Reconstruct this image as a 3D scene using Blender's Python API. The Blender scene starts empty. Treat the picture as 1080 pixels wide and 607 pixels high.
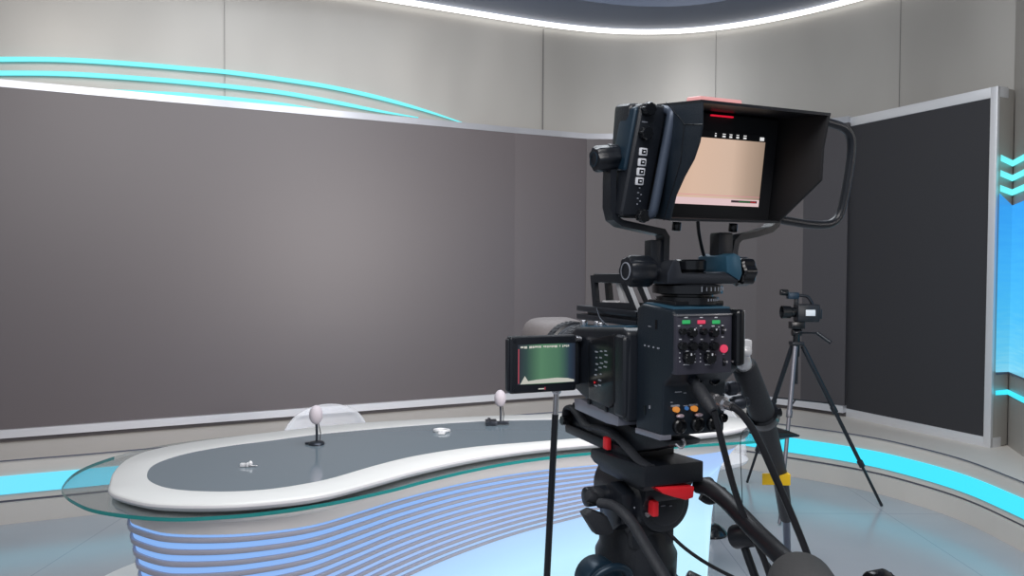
import bpy, bmesh, math, random
from mathutils import Vector, Matrix
random.seed(7)
PI = math.pi
scene = bpy.context.scene
COL = scene.collection

# ------------------------------------------------------------------ view maths
F, PX, PY, EYE = 800.0, 540.0, 303.5, 1.55
PITCH, ROLL = math.radians(1.47), math.radians(-0.3)

def ray(x, y):
    u = (x - PX) / F; v = -(y - PY) / F
    c, s = math.cos(ROLL), math.sin(ROLL)
    u2 = c*u + s*v; v2 = -s*u + c*v
    return Vector((u2, math.cos(PITCH) + v2*math.sin(PITCH), -math.sin(PITCH) + v2*math.cos(PITCH)))
EYEP = Vector((0, 0, EYE))
def atz(x, y, z):
    a = ray(x, y); return EYEP + a*((z - EYE)/a.z)
def atd(x, y, d):
    a = ray(x, y); return EYEP + a*(d/a.y)
def local(M, x, y, axis, val):
    """point seen at (x,y) on the plane axis=val of the frame M, in that frame"""
    Mi = M.inverted(); o = Mi @ EYEP; d = Mi.to_3x3() @ ray(x, y)
    return o + d*((val - o[axis])/d[axis])

# ------------------------------------------------------------------ materials
def srgb(r, g, b):
    f = lambda c: (c/255/12.92 if c/255 <= .04045 else ((c/255 + .055)/1.055)**2.4)
    return (f(r), f(g), f(b), 1)
def mat(name, col, rough=.5, metal=0, spec=.5, noise=0, nscale=30, bump=0, coat=0):
    m = bpy.data.materials.new(name); m.use_nodes = True
    nt = m.node_tree; b = nt.nodes['Principled BSDF']
    b.inputs['Base Color'].default_value = col
    b.inputs['Roughness'].default_value = rough
    b.inputs['Metallic'].default_value = metal
    b.inputs['Specular IOR Level'].default_value = spec
    b.inputs['Coat Weight'].default_value = coat
    if noise or bump:
        tc = nt.nodes.new('ShaderNodeTexCoord'); n = nt.nodes.new('ShaderNodeTexNoise')
        n.inputs['Scale'].default_value = nscale; n.inputs['Detail'].default_value = 4
        nt.links.new(tc.outputs['Object'], n.inputs['Vector'])
        if noise:
            mx = nt.nodes.new('ShaderNodeMix'); mx.data_type = 'RGBA'
            mx.inputs[6].default_value = tuple(c*(1-noise) for c in col[:3]) + (1,)
            mx.inputs[7].default_value = tuple(min(1, c*(1+noise)) for c in col[:3]) + (1,)
            nt.links.new(n.outputs['Fac'], mx.inputs[0]); nt.links.new(mx.outputs[2], b.inputs['Base Color'])
        if bump:
            bp = nt.nodes.new('ShaderNodeBump'); bp.inputs['Strength'].default_value = bump
            bp.inputs['Distance'].default_value = .002
            nt.links.new(n.outputs['Fac'], bp.inputs['Height']); nt.links.new(bp.outputs['Normal'], b.inputs['Normal'])
    return m
def emit(name, col, strength=1.0):
    m = bpy.data.materials.new(name); m.use_nodes = True
    nt = m.node_tree; b = nt.nodes['Principled BSDF']
    b.inputs['Base Color'].default_value = (.02, .02, .02, 1)
    b.inputs['Emission Color'].default_value = col
    b.inputs['Emission Strength'].default_value = strength
    b.inputs['Roughness'].default_value = .4
    return m

M = {}
M['black'] = mat('black_plastic', srgb(21, 25, 32), .36, bump=.15, nscale=400)
M['black_gloss'] = mat('black_gloss', srgb(16, 18, 22), .22)
M['black_matte'] = mat('black_matte', srgb(20, 21, 25), .75)
M['rubber'] = mat('rubber', srgb(34, 37, 43), .6, bump=.3, nscale=250)
M['grip'] = mat('grip_foam', srgb(66, 66, 67), .8, bump=.4, nscale=300)
M['teal_black'] = mat('teal_black', srgb(22, 44, 60), .36, metal=.3)
M['navy'] = mat('navy_black', srgb(19, 29, 39), .42, bump=.15, nscale=400)
M['bar'] = mat('guard_bar_highlight', srgb(62, 72, 88), .38, metal=.3)  # grey-blue highlight on the guard bar put into its colour
M['teal_highlight'] = mat('teal_highlight', srgb(48, 86, 108), .32, metal=.25)  # blue highlights on the rig's top surfaces painted in as base colour
M['dark_metal'] = mat('dark_metal', srgb(58, 62, 70), .35, metal=.7)
M['leg_highlight'] = mat('leg_highlight', srgb(112, 110, 116), .4, metal=.5)  # silver highlight on the front leg painted as a lighter colour
M['panel_grey'] = mat('panel_grey', srgb(64, 64, 76), .4, metal=.3)
M['silver'] = mat('silver', srgb(190, 190, 195), .25, metal=.9)
M['white_metal'] = mat('white_metal', srgb(220, 220, 222), .35, metal=.3)
M['red'] = mat('red_plastic', srgb(222, 38, 48), .4)
M['tally'] = emit('tally_pink', srgb(238, 168, 168), .85)
M['tally_line'] = emit('tally_red', srgb(215, 20, 50), 1.0)
M['led_green'] = emit('led_green', srgb(40, 170, 95), .9)
M['led_red'] = emit('led_red', srgb(225, 60, 95), .9)
M['mark'] = mat('white_marking', srgb(205, 208, 215), .5)
M['mark_dim'] = mat('grey_marking', srgb(130, 135, 145), .5)
M['latch_pink'] = mat('latch_metal', srgb(176, 160, 170), .35, metal=.4)
M['amber'] = emit('amber_jack', srgb(235, 150, 60), .7)
M['blue_dot'] = emit('blue_jack', srgb(60, 120, 190), .6)
M['yellow'] = mat('yellow_tape', srgb(245, 200, 25), .5)
M['rim'] = mat('desk_rim_white', srgb(212, 212, 210), .32, noise=.02, nscale=8)
M['rim_shade'] = mat('desk_rim_shade', srgb(190, 189, 192), .4)  # darker copy of the rim white: shade painted on sides and underside
M['body_grey'] = mat('desk_body_grey', srgb(205, 202, 200), .4)
M['fin'] = mat('desk_fin_grey', srgb(160, 161, 176), .45)
M['inlay'] = mat('desk_inlay_glass', srgb(104, 116, 124), .08, spec=.7)
M['foam'] = mat('mic_foam', srgb(186, 178, 184), .9, bump=.5, nscale=500)
M['steel'] = mat('brushed_trim', srgb(176, 178, 184), .33, metal=.85, noise=.3, nscale=2)
M['steel_light'] = mat('brushed_trim_light', srgb(214, 214, 218), .4, metal=.5, noise=.15, nscale=1.5)
M['frame_silver'] = mat('frame_silver', srgb(214, 215, 218), .4, metal=.4)
M['recess'] = mat('recess_grey', srgb(96, 92, 94), .7)
M['ledge'] = mat('ledge_beige', srgb(200, 194, 187), .5, noise=.04, nscale=4)
M['ledge_line'] = mat('ledge_line', srgb(96, 98, 112), .6)
M['cyan'] = emit('cyan_light', srgb(62, 222, 250), 1.15)
M['cyan_l'] = emit('cyan_light_left', srgb(96, 222, 250), 1.15)
M['arc'] = emit('cyan_arc', srgb(110, 235, 240), 1.1)
M['ring'] = emit('ring_white', (1, .99, .97, 1), 2.2)
M['soffit'] = mat('soffit', srgb(112, 122, 142), .5)
M['void'] = mat('ceiling_void', srgb(38, 52, 78), .8)
M['seam'] = mat('seam', srgb(92, 90, 90), .6)
M['cable'] = mat('cable', srgb(22, 23, 28), .45)

def wall_mat():
    m = mat('metal_panel_wall', srgb(168, 165, 160), .42, metal=.35)
    nt = m.node_tree; b = nt.nodes['Principled BSDF']
    tc = nt.nodes.new('ShaderNodeTexCoord'); mp = nt.nodes.new('ShaderNodeMapping')
    mp.inputs['Scale'].default_value = (1.2, 1.2, .5)
    n = nt.nodes.new('ShaderNodeTexNoise'); n.inputs['Scale'].default_value = 1.0; n.inputs['Detail'].default_value = 2
    cr = nt.nodes.new('ShaderNodeValToRGB')
    cr.color_ramp.elements[0].position = .3; cr.color_ramp.elements[0].color = srgb(158, 155, 150)
    cr.color_ramp.elements[1].position = .7; cr.color_ramp.elements[1].color = srgb(176, 173, 168)
    nt.links.new(tc.outputs['Object'], mp.inputs['Vector']); nt.links.new(mp.outputs['Vector'], n.inputs['Vector'])
    nt.links.new(n.outputs['Fac'], cr.inputs['Fac']); nt.links.new(cr.outputs['Color'], b.inputs['Base Color'])
    return m
M['wall'] = wall_mat()

def floor_mat():
    m = mat('studio_floor', srgb(160, 165, 172), .22, spec=.6)
    nt = m.node_tree; b = nt.nodes['Principled BSDF']
    tc = nt.nodes.new('ShaderNodeTexCoord'); n = nt.nodes.new('ShaderNodeTexNoise')
    n.inputs['Scale'].default_value = 1.3; n.inputs['Detail'].default_value = 5
    cr = nt.nodes.new('ShaderNodeValToRGB')
    cr.color_ramp.elements[0].color = srgb(154, 157, 164); cr.color_ramp.elements[1].color = srgb(178, 180, 185)
    br = nt.nodes.new('ShaderNodeTexBrick')
    br.inputs['Scale'].default_value = 1; br.inputs['Mortar Size'].default_value = .003
    br.inputs['Brick Width'].default_value = 1.2; br.inputs['Row Height'].default_value = 1.2; br.offset = 0
    br.inputs['Color1'].default_value = (1, 1, 1, 1); br.inputs['Color2'].default_value = (1, 1, 1, 1)
    br.inputs['Mortar'].default_value = (.75, .75, .78, 1)
    mx = nt.nodes.new('ShaderNodeMix'); mx.data_type = 'RGBA'; mx.blend_type = 'MULTIPLY'; mx.inputs[0].default_value = 1
    nt.links.new(tc.outputs['Object'], n.inputs['Vector']); nt.links.new(tc.outputs['Object'], br.inputs['Vector'])
    nt.links.new(n.outputs['Fac'], cr.inputs['Fac'])
    nt.links.new(cr.outputs['Color'], mx.inputs[6]); nt.links.new(br.outputs['Color'], mx.inputs[7])
    nt.links.new(mx.outputs[2], b.inputs['Base Color'])
    return m
M['floor'] = floor_mat()

def led_mat(name, col, rough=.55, spec=.5):
    m = mat(name, col, rough, spec=spec)
    nt = m.node_tree; b = nt.nodes['Principled BSDF']
    tc = nt.nodes.new('ShaderNodeTexCoord'); w = nt.nodes.new('ShaderNodeTexWave')
    w.bands_direction = 'Z'; w.inputs['Scale'].default_value = 25; w.inputs['Distortion'].default_value = .0
    mx = nt.nodes.new('ShaderNodeMix'); mx.data_type = 'RGBA'
    mx.inputs[6].default_value = tuple(c*.99 for c in col[:3]) + (1,); mx.inputs[7].default_value = tuple(c*1.01 for c in col[:3]) + (1,)
    nt.links.new(tc.outputs['Object'], w.inputs['Vector']); nt.links.new(w.outputs['Fac'], mx.inputs[0])
    nt.links.new(mx.outputs[2], b.inputs['Base Color'])
    return m
M['led'] = led_mat('led_off', srgb(86, 78, 80), .44, .85)
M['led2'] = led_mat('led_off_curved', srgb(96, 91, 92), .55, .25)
M['led2_shaded'] = led_mat('led_off_curved_shaded', srgb(74, 72, 75), .6, .2)  # shading of the last curved panel painted as a darker colour
M['led4'] = led_mat('led_off_side', srgb(54, 54, 57), .6, .2)

def glass_mat():
    m = bpy.data.materials.new('desk_glass'); m.use_nodes = True
    nt = m.node_tree; nt.nodes.clear()
    o = nt.nodes.new('ShaderNodeOutputMaterial'); t = nt.nodes.new('ShaderNodeBsdfTransparent')
    t.inputs['Color'].default_value = (.93, .965, .97, 1)
    g = nt.nodes.new('ShaderNodeBsdfGlossy'); g.inputs['Roughness'].default_value = .04
    lw = nt.nodes.new('ShaderNodeLayerWeight'); lw.inputs['Blend'].default_value = .5
    mx = nt.nodes.new('ShaderNodeMixShader')
    mr = nt.nodes.new('ShaderNodeMapRange'); mr.inputs[3].default_value = .05; mr.inputs[4].default_value = .55
    pw = nt.nodes.new('ShaderNodeMath'); pw.operation = 'POWER'; pw.inputs[1].default_value = 3
    nt.links.new(lw.outputs['Facing'], pw.inputs[0]); nt.links.new(pw.outputs[0], mr.inputs[0]); nt.links.new(mr.outputs[0], mx.inputs[0]); nt.links.new(t.outputs[0], mx.inputs[1]); nt.links.new(g.outputs[0], mx.inputs[2])
    nt.links.new(mx.outputs[0], o.inputs['Surface'])
    return m
M['glass'] = glass_mat()
M['glass_edge'] = mat('glass_edge_teal', srgb(24, 130, 128), .12, spec=.8)
def acrylic():
    m = bpy.data.materials.new('clear_acrylic'); m.use_nodes = True
    nt = m.node_tree; nt.nodes.clear()
    o = nt.nodes.new('ShaderNodeOutputMaterial'); t = nt.nodes.new('ShaderNodeBsdfTransparent')
    g = nt.nodes.new('ShaderNodeBsdfPrincipled'); g.inputs['Base Color'].default_value = (.88, .88, .9, 1); g.inputs['Roughness'].default_value = .15
    lw = nt.nodes.new('ShaderNodeLayerWeight'); lw.inputs['Blend'].default_value = .5
    mr = nt.nodes.new('ShaderNodeMapRange'); mr.inputs[3].default_value = .28; mr.inputs[4].default_value = .9
    mx = nt.nodes.new('ShaderNodeMixShader')
    nt.links.new(lw.outputs['Facing'], mr.inputs[0]); nt.links.new(mr.outputs[0], mx.inputs[0])
    nt.links.new(t.outputs[0], mx.inputs[1]); nt.links.new(g.outputs[0], mx.inputs[2]); nt.links.new(mx.outputs[0], o.inputs['Surface'])
    return m
M['acrylic'] = acrylic()

def ramp_emit(name, axis, stops, strength=1, scale=1, offset=0, streak=None):
    """emission graded along an object axis (0,1,2) of generated coordinates"""
    m = bpy.data.materials.new(name); m.use_nodes = True
    nt = m.node_tree; b = nt.nodes['Principled BSDF']
    b.inputs['Base Color'].default_value = (.02, .02, .02, 1); b.inputs['Roughness'].default_value = .25
    tc = nt.nodes.new('ShaderNodeTexCoord'); sp = nt.nodes.new('ShaderNodeSeparateXYZ'); cr = nt.nodes.new('ShaderNodeValToRGB')
    e = cr.color_ramp.elements
    e[0].position, e[0].color = stops[0]; e[1].position, e[1].color = stops[-1]
    for p_, c_ in stops[1:-1]:
        n_ = e.new(p_); n_.color = c_
    nt.links.new(tc.outputs['Generated'], sp.inputs[0])
    src = sp.outputs[axis]
    if streak:
        mp = nt.nodes.new('ShaderNodeMapping'); mp.inputs['Scale'].default_value = streak[0]
        ns = nt.nodes.new('ShaderNodeTexNoise'); ns.inputs['Scale'].default_value = 3; ns.inputs['Detail'].default_value = 4
        ma = nt.nodes.new('ShaderNodeMath'); ma.operation = 'MULTIPLY_ADD'; ma.inputs[1].default_value = streak[1]
        sb = nt.nodes.new('ShaderNodeMath'); sb.operation = 'SUBTRACT'; sb.inputs[1].default_value = streak[1]*.5
        nt.links.new(tc.outputs['Object'], mp.inputs['Vector']); nt.links.new(mp.outputs[0], ns.inputs['Vector'])
        nt.links.new(ns.outputs['Fac'], ma.inputs[0]); nt.links.new(src, ma.inputs[2]); nt.links.new(ma.outputs[0], sb.inputs[0]); src = sb.outputs[0]
    nt.links.new(src, cr.inputs['Fac']); nt.links.new(cr.outputs['Color'], b.inputs['Emission Color'])
    b.inputs['Emission Strength'].default_value = strength
    return m

# ------------------------------------------------------------------ mesh helpers
def merge(dst, src, M4=None):
    me = bpy.data.meshes.new('tmp'); src.to_mesh(me); src.free()
    if M4 is not None: me.transform(M4)
    dst.from_mesh(me); bpy.data.meshes.remove(me)
def box(bm, x0, x1, y0, y1, z0, z1, bev=0.0, seg=2, M4=None, mi=0):
    b = bmesh.new(); bmesh.ops.create_cube(b, size=1)
    for v in b.verts:
        v.co = Vector(((x0+x1)/2 + v.co.x*(x1-x0), (y0+y1)/2 + v.co.y*(y1-y0), (z0+z1)/2 + v.co.z*(z1-z0)))
    if bev > 0:
        bmesh.ops.bevel(b, geom=b.edges[:], offset=bev, segments=seg, profile=.6, affect='EDGES')
    for f in b.faces: f.material_index = mi
    merge(bm, b, M4)
def frame_of(d):
    d = d.normalized(); a = Vector((0, 0, 1)) if abs(d.z) < .9 else Vector((1, 0, 0))
    u = d.cross(a).normalized(); return u, d.cross(u).normalized()
def tube(bm, pts, r, seg=12, cap=True, mi=0, flat=None):
    """round tube through points; r a number or list; flat=(ku,kv) squashes the section"""
    pts = [Vector(p) for p in pts]; n = len(pts)
    rs = r if isinstance(r, (list, tuple)) else [r]*n
    rings = []; pu = None
    for i, p in enumerate(pts):
        d = (pts[min(i+1, n-1)] - pts[max(i-1, 0)]).normalized()
        if pu is None: u, v = frame_of(d)
        else:
            u = pu - d*pu.dot(d)
            u = u.normalized() if u.length > 1e-6 else frame_of(d)[0]
            v = d.cross(u).normalized()
        pu = u; ku, kv = flat or (1, 1)
        rings.append([bm.verts.new(p + u*math.cos(2*PI*k/seg)*rs[i]*ku + v*math.sin(2*PI*k/seg)*rs[i]*kv) for k in range(seg)])
    for a, b in zip(rings, rings[1:]):
        for k in range(seg):
            f = bm.faces.new((a[k], a[(k+1) % seg], b[(k+1) % seg], b[k])); f.material_index = mi
    if cap:
        for q in (rings[0][::-1], rings[-1]):
            f = bm.faces.new(q); f.material_index = mi
def smooth_path(pts, n=8, closed=False):
    P = [Vector(p) for p in pts]; out = []; N = len(P)
    rng = range(N) if closed else range(N-1)
    for i in rng:
        p0 = P[(i-1) % N] if closed or i > 0 else P[0]*2 - P[1]
        p1, p2 = P[i], P[(i+1) % N]
        p3 = P[(i+2) % N] if closed or i+2 < N else P[-1]*2 - P[-2]
        for k in range(n):
            t = k/n
            out.append(.5*((2*p1) + (p2-p0)*t + (2*p0-5*p1+4*p2-p3)*t*t + (3*p1-p0-3*p2+p3)*t**3))
    if not closed: out.append(P[-1])
    return out
def lathe(bm, prof, origin, axis, seg=32, mi=0, cap=True):
    """prof = [(r,h)...] about origin along axis"""
    o = Vector(origin); d = Vector(axis).normalized(); u, v = frame_of(d); rings = []
    for r, h in prof:
        rings.append([bm.verts.new(o + d*h + (u*math.cos(2*PI*k/seg) + v*math.sin(2*PI*k/seg))*max(r, 1e-5)) for k in range(seg)])
    for a, b in zip(rings, rings[1:]):
        for k in range(seg):
            f = bm.faces.new((a[k], a[(k+1) % seg], b[(k+1) % seg], b[k])); f.material_index = mi
    if cap:
        for q in (rings[0][::-1], rings[-1]):
            f = bm.faces.new(q); f.material_index = mi
def cyl(bm, p0, p1, r, seg=24, bev=0, mi=0):
    p0, p1 = Vector(p0), Vector(p1); L = (p1-p0).length; b = min(bev, r*.5, L*.4)
    prof = [(r-b, 0), (r-b*.3, b*.3), (r, b), (r, L-b), (r-b*.3, L-b*.3), (r-b, L)] if b > 0 else [(r, 0), (r, L)]
    lathe(bm, prof, p0, p1-p0, seg, mi)
def knurl(bm, p0, p1, r, seg=10, mi=0):
    """fluted knob"""
    p0, p1 = Vector(p0), Vector(p1); d = (p1-p0).normalized(); u, v = frame_of(d); n = seg*6
    def ring(p, s):
        return [bm.verts.new(p + (u*math.cos(2*PI*k/n) + v*math.sin(2*PI*k/n))*(r*s*(1 + .07*math.cos(2*PI*k*seg/n)))) for k in range(n)]
    L = (p1-p0).length
    R = [ring(p0, .88), ring(p0 + d*L*.12, 1), ring(p1 - d*L*.12, 1), ring(p1, .88)]
    for a, b in zip(R, R[1:]):
        for k in range(n): bm.faces.new((a[k], a[(k+1) % n], b[(k+1) % n], b[k])).material_index = mi
    bm.faces.new(R[0][::-1]).material_index = mi; bm.faces.new(R[-1]).material_index = mi
def prism(bm, poly, axis, a0, a1, bev=0, mi=0, seg=2):
    """polygon extruded along axis 0/1/2; poly in the other two axes (in order)"""
    b = bmesh.new()
    def mk(p, a):
        c = list(p); c.insert(axis, a); return b.verts.new(c)
    A = [mk(p, a0) for p in poly]; B = [mk(p, a1) for p in poly]; n = len(poly)
    b.faces.new(A); b.faces.new(B[::-1])
    for i in range(n): b.faces.new((A[i], B[i], B[(i+1) % n], A[(i+1) % n]))
    bmesh.ops.recalc_face_normals(b, faces=b.faces[:])
    if bev: bmesh.ops.bevel(b, geom=b.edges[:], offset=bev, segments=seg, profile=.6, affect='EDGES', clamp_overlap=True)
    for f in b.faces: f.material_index = mi
    merge(bm, b)
def ellipsoid(bm, c, rx, ry, rz, mi=0, u=24, v=14):
    b = bmesh.new(); bmesh.ops.create_uvsphere(b, u_segments=u, v_segments=v, radius=1)
    for q in b.verts: q.co = Vector((c[0]+q.co.x*rx, c[1]+q.co.y*ry, c[2]+q.co.z*rz))
    for f in b.faces: f.material_index = mi
    merge(bm, b)
def BM(): return bmesh.new()

def obj(name, bm, mats, parent=None, smooth=35, recalc=True):
    if recalc: bmesh.ops.recalc_face_normals(bm, faces=bm.faces[:])
    me = bpy.data.meshes.new(name); bm.to_mesh(me); bm.free()
    for m in (mats if isinstance(mats, (list, tuple)) else [mats]): me.materials.append(M[m] if isinstance(m, str) else m)
    if smooth:
        for p in me.polygons: p.use_smooth = True
        me.set_sharp_from_angle(angle=math.radians(smooth))
    o = bpy.data.objects.new(name, me); COL.objects.link(o)
    if parent is not None: o.parent = parent
    return o
def tag(o, label=None, cat=None, group=None, kind=None):
    if label: o['label'] = label
    if cat: o['category'] = cat
    if group: o['group'] = group
    if kind: o['kind'] = kind
    return o
def thing(name, label, cat, loc=(0, 0, 0), rot=(0, 0, 0), group=None):
    o = bpy.data.objects.new(name, None); COL.objects.link(o); o.empty_display_size = .05
    o.location = loc; o.rotation_euler = rot
    return tag(o, label, cat, group)
def inworld(o_loc, bm):
    """shift a mesh built in world coordinates to a thing's location"""
    for v in bm.verts: v.co -= Vector(o_loc)
    return bm

# ================================================================== SETTING
WP = [(-5.8, 3.851), (-3.375, 5.0), (-1.7, 5.794), (-.6, 6.31), (0, 6.595), (.4, 6.765), (.8, 6.88), (1.2, 6.915), (1.6, 6.86), (2.0, 6.69), (2.38, 6.41), (2.70, 6.08), (2.97, 5.72), (3.17, 5.38), (3.34, 5.09)]
def offset_path(P, d):
    out = []
    for i, p in enumerate(P):
        a = Vector(P[max(i-1, 0)][:2]); b = Vector(P[min(i+1, len(P)-1)][:2]); t = (b-a).normalized()
        out.append((p[0] + t.y*d, p[1] - t.x*d))     # towards the room (right of travel)
    return out
def ribbon(bm, path, z0, z1, mi=0):
    A = [bm.verts.new((p[0], p[1], z0)) for p in path]; B = [bm.verts.new((p[0], p[1], z1)) for p in path]
    for i in range(len(path)-1): bm.faces.new((A[i], A[i+1], B[i+1], B[i])).material_index = mi
def shelf(bm, pa, pb, z, mi=0):
    A = [bm.verts.new((p[0], p[1], z)) for p in pa]; B = [bm.verts.new((p[0], p[1], z)) for p in pb]
    for i in range(len(pa)-1): bm.faces.new((A[i], A[i+1], B[i+1], B[i])).material_index = mi
def slab(bm, path, thick, z0, z1, mi=0):
    """solid strip following a plan path, thickness towards the room"""
    Q = offset_path(path, thick); n = len(path)
    V = [[bm.verts.new((p[0], p[1], z)) for p in pp] for pp in (path, Q) for z in (z0, z1)]
    a0, a1, b0, b1 = V
    for i in range(n-1):
        for q in ((b0[i], b0[i+1], b1[i+1], b1[i]), (a0[i+1], a0[i], a1[i], a1[i+1]), (a1[i], b1[i], b1[i+1], a1[i+1]), (a0[i], a0[i+1], b0[i+1], b0[i])):
            bm.faces.new(q).material_index = mi
    bm.faces.new((a0[0], b0[0], b1[0], a1[0])).material_index = mi; bm.faces.new((a0[-1], a1[-1], b1[-1], b0[-1])).material_index = mi

WALLZ = 3.70
WR = [(3.34, 5.09), (3.25, 4.76), (3.17, 4.3), (3.14, 3.4), (3.14, 1.5), (3.14, -3.5)]
WS = [(p.x, p.y) for p in smooth_path([(a, b, 0) for a, b in WP], 4)]
bm = BM(); slab(bm, offset_path(WS, -.14), .12, 0, WALLZ)
tag(obj('wall_back', bm, 'wall', smooth=30), kind='structure')
bm = BM(); slab(bm, offset_path(WR, -.12), .12, 0, WALLZ)
tag(obj('wall_right', bm, 'wall', smooth=60), kind='structure')
bm = BM(); box(bm, -5.9, -5.8, -3.5, 3.9, 0, WALLZ)
tag(obj('wall_left', bm, 'wall'), kind='structure')
bm = BM(); box(bm, -6, 3.6, -3.5, 7.3, -.1, 0)
tag(obj('floor', bm, 'floor'), kind='structure')

# ceiling: soffit ring along the wall, dark void above the middle
ci = smooth_path([(p[0], p[1], 0) for p in offset_path(WP, .64)], 3)
bm = BM()
outer = smooth_path([(p[0], p[1], 0) for p in WP], 3)
outer = [(p.x, p.y) for p in outer]; inner = [(p.x, p.y) for p in ci]
outer = outer + [(3.5, 4.6), (3.5, -3.5)]; inner = inner + [(2.6, 4.0), (2.6, -3.5)]
shelf(bm, inner, outer, WALLZ + .0); shelf(bm, inner, outer, WALLZ + .1)
ribbon(bm, inner, WALLZ, WALLZ + .55)
tag(obj('ceiling', bm, 'soffit', smooth=30), kind='structure')
bm = BM(); box(bm, -6, 3.6, -3.5, 7.3, WALLZ + .55, WALLZ + .65)
tag(obj('ceiling_upper', bm, 'void'), kind='structure')
# ring light at the wall head
rp = smooth_path([(p[0], p[1], 0) for p in offset_path(WP, .03)], 4)
bm = BM(); slab(bm, [(p.x, p.y) for p in rp], .03, WALLZ - .038, WALLZ - .004)
tag(obj('ceiling_ring_light', bm, 'ring', smooth=60), 'bright white curved light line where the wall meets the ceiling', 'ceiling light')

# wall panel seams
k = 0
for px in (237, 573, 755, 949):
    for (a, b) in zip(WP, WP[1:]):
        r_ = ray(px, 60); A = Vector((a[0], a[1])); B = Vector((b[0], b[1])); D = B - A
        R = Vector((r_.x, r_.y)); det = R.x*(-D.y) + D.x*R.y
        if abs(det) < 1e-9: continue
        t = (A.x*(-D.y) + D.x*A.y)/det; s = (R.x*A.y - R.y*A.x)/det
        if 0 <= s <= 1 and t > 0:
            p = A + D*s; th = math.atan2(D.y, D.x); k += 1
            bm = BM(); w_ = .0035 if px == 573 else .0013; box(bm, -w_, w_, -.0005, .003, 2.74, WALLZ-.05)
            o = obj('trim_%d' % k, bm, 'seam'); o.location = (p.x, p.y, 0); o.rotation_euler.z = th
            tag(o, kind='structure'); break

# ---- stepped base round the room
RB = [(-5.4, 3.45, 0), (-4.2, 3.98, 0), (-3.04, 4.51, 0), (-2.44, 4.78, 0), (-1.2, 5.42, 0), (0, 6.0, 0), (.5, 6.18, 0), (1.0, 6.22, 0), (1.6, 6.02, 0), (2.12, 5.65, 0), (2.45, 5.36, 0), (2.63, 5.10, 0), (2.79, 4.69, 0), (2.83, 4.2, 0), (2.84, 3.2, 0), (2.84, 1.0, 0)]
RBp = [(p.x, p.y) for p in smooth_path(RB, 6)]
def far(d): return offset_path(RBp, -d)
LT = .385
bm = BM()
ribbon(bm, RBp, 0, .125); shelf(bm, RBp, far(.03), .125)
tag(obj('trim_5', bm, 'ledge', smooth=50), kind='structure')
bm = BM(); ribbon(bm, far(.03), .125, .14); 
ribbon(bm, far(.012), LT-.008, LT)
tag(obj('trim_6', bm, 'ledge_line', smooth=50), kind='structure')
bm = BM(); ribbon(bm, far(.02), .14, LT-.006); shelf(bm, far(.02), far(.03), .14)
WLm = M['ledge']
shelf(bm, far(.01), far(1.3), LT)
tag(obj('baseboard_back', bm, 'ledge', smooth=50), kind='structure')
nL = len(RBp); half = int(nL*.45)
bm = BM(); slab(bm, far(.018), .008, .178, .288)
stripm = ramp_emit('base_strip_glow', 0, [(0, srgb(120, 218, 250)), (.35, srgb(104, 220, 250)), (.75, srgb(70, 224, 250)), (1, srgb(58, 222, 250))], 1.1)
tag(obj('base_strip_light', bm, stripm, smooth=60), 'wide glowing cyan strip running round the stepped wall base', 'strip light')

# ---- main video wall
def wall_on(px, py, off=0.0):
    """point seen at (px,py) on the straight left wall plane, off metres in front"""
    A = Vector((-3.375, 5.0)); D = Vector((0, 6.6)) - A; D.normalize(); N = Vector((D.y, -D.x))
    A = A + N*off; r_ = ray(px, py); R = Vector((r_.x, r_.y))
    t = A.dot(N)/R.dot(N); return EYEP + r_*t
ZB, ZT = .475, 2.712
vw = thing('video_wall', 'long dark switched off video wall curving behind the news desk', 'video wall', (0, 6.6, ZB))
L0 = (0, 6.6, ZB)
def seg_panel(pa, pb, mname, name='screen_panel', z0=ZB, z1=ZT, t=.05, gap=.0):
    bm = BM(); slab(bm, [pa, pb], t, z0, z1)
    return obj(name, inworld(L0, bm), mname, vw, smooth=20)
seg_panel((-5.75, 3.875), (-3.375, 5.0), 'led'); seg_panel((-3.375, 5.0), (0, 6.6), 'led'); seg_panel((0, 6.6), (.66, 6.88), 'led')
CP = [(.66, 6.87), (1.3, 6.88), (2.12, 6.54), (2.43, 6.30), (2.68, 6.03)]
for i, mname in enumerate(['led2', 'led2', 'led2', 'led2_shaded']):
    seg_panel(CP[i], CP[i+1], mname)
TP = [(-5.8, 3.851), (-3.375, 5.0), (0, 6.6), (.66, 6.88)] + CP[1:]
bm = BM(); slab(bm, TP, .055, ZT, ZT+.05)
obj('top_trim', inworld(L0, bm), 'steel', vw, smooth=30)
bm = BM(); slab(bm, TP, .075, ZB-.055, ZB)
obj('bottom_trim', inworld(L0, bm), 'steel_light', vw, smooth=30)
bm = BM(); slab(bm, TP, .02, LT+.001, ZB-.055)
obj('lower_recess', inworld(L0, bm), 'recess', vw, smooth=30)

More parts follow.
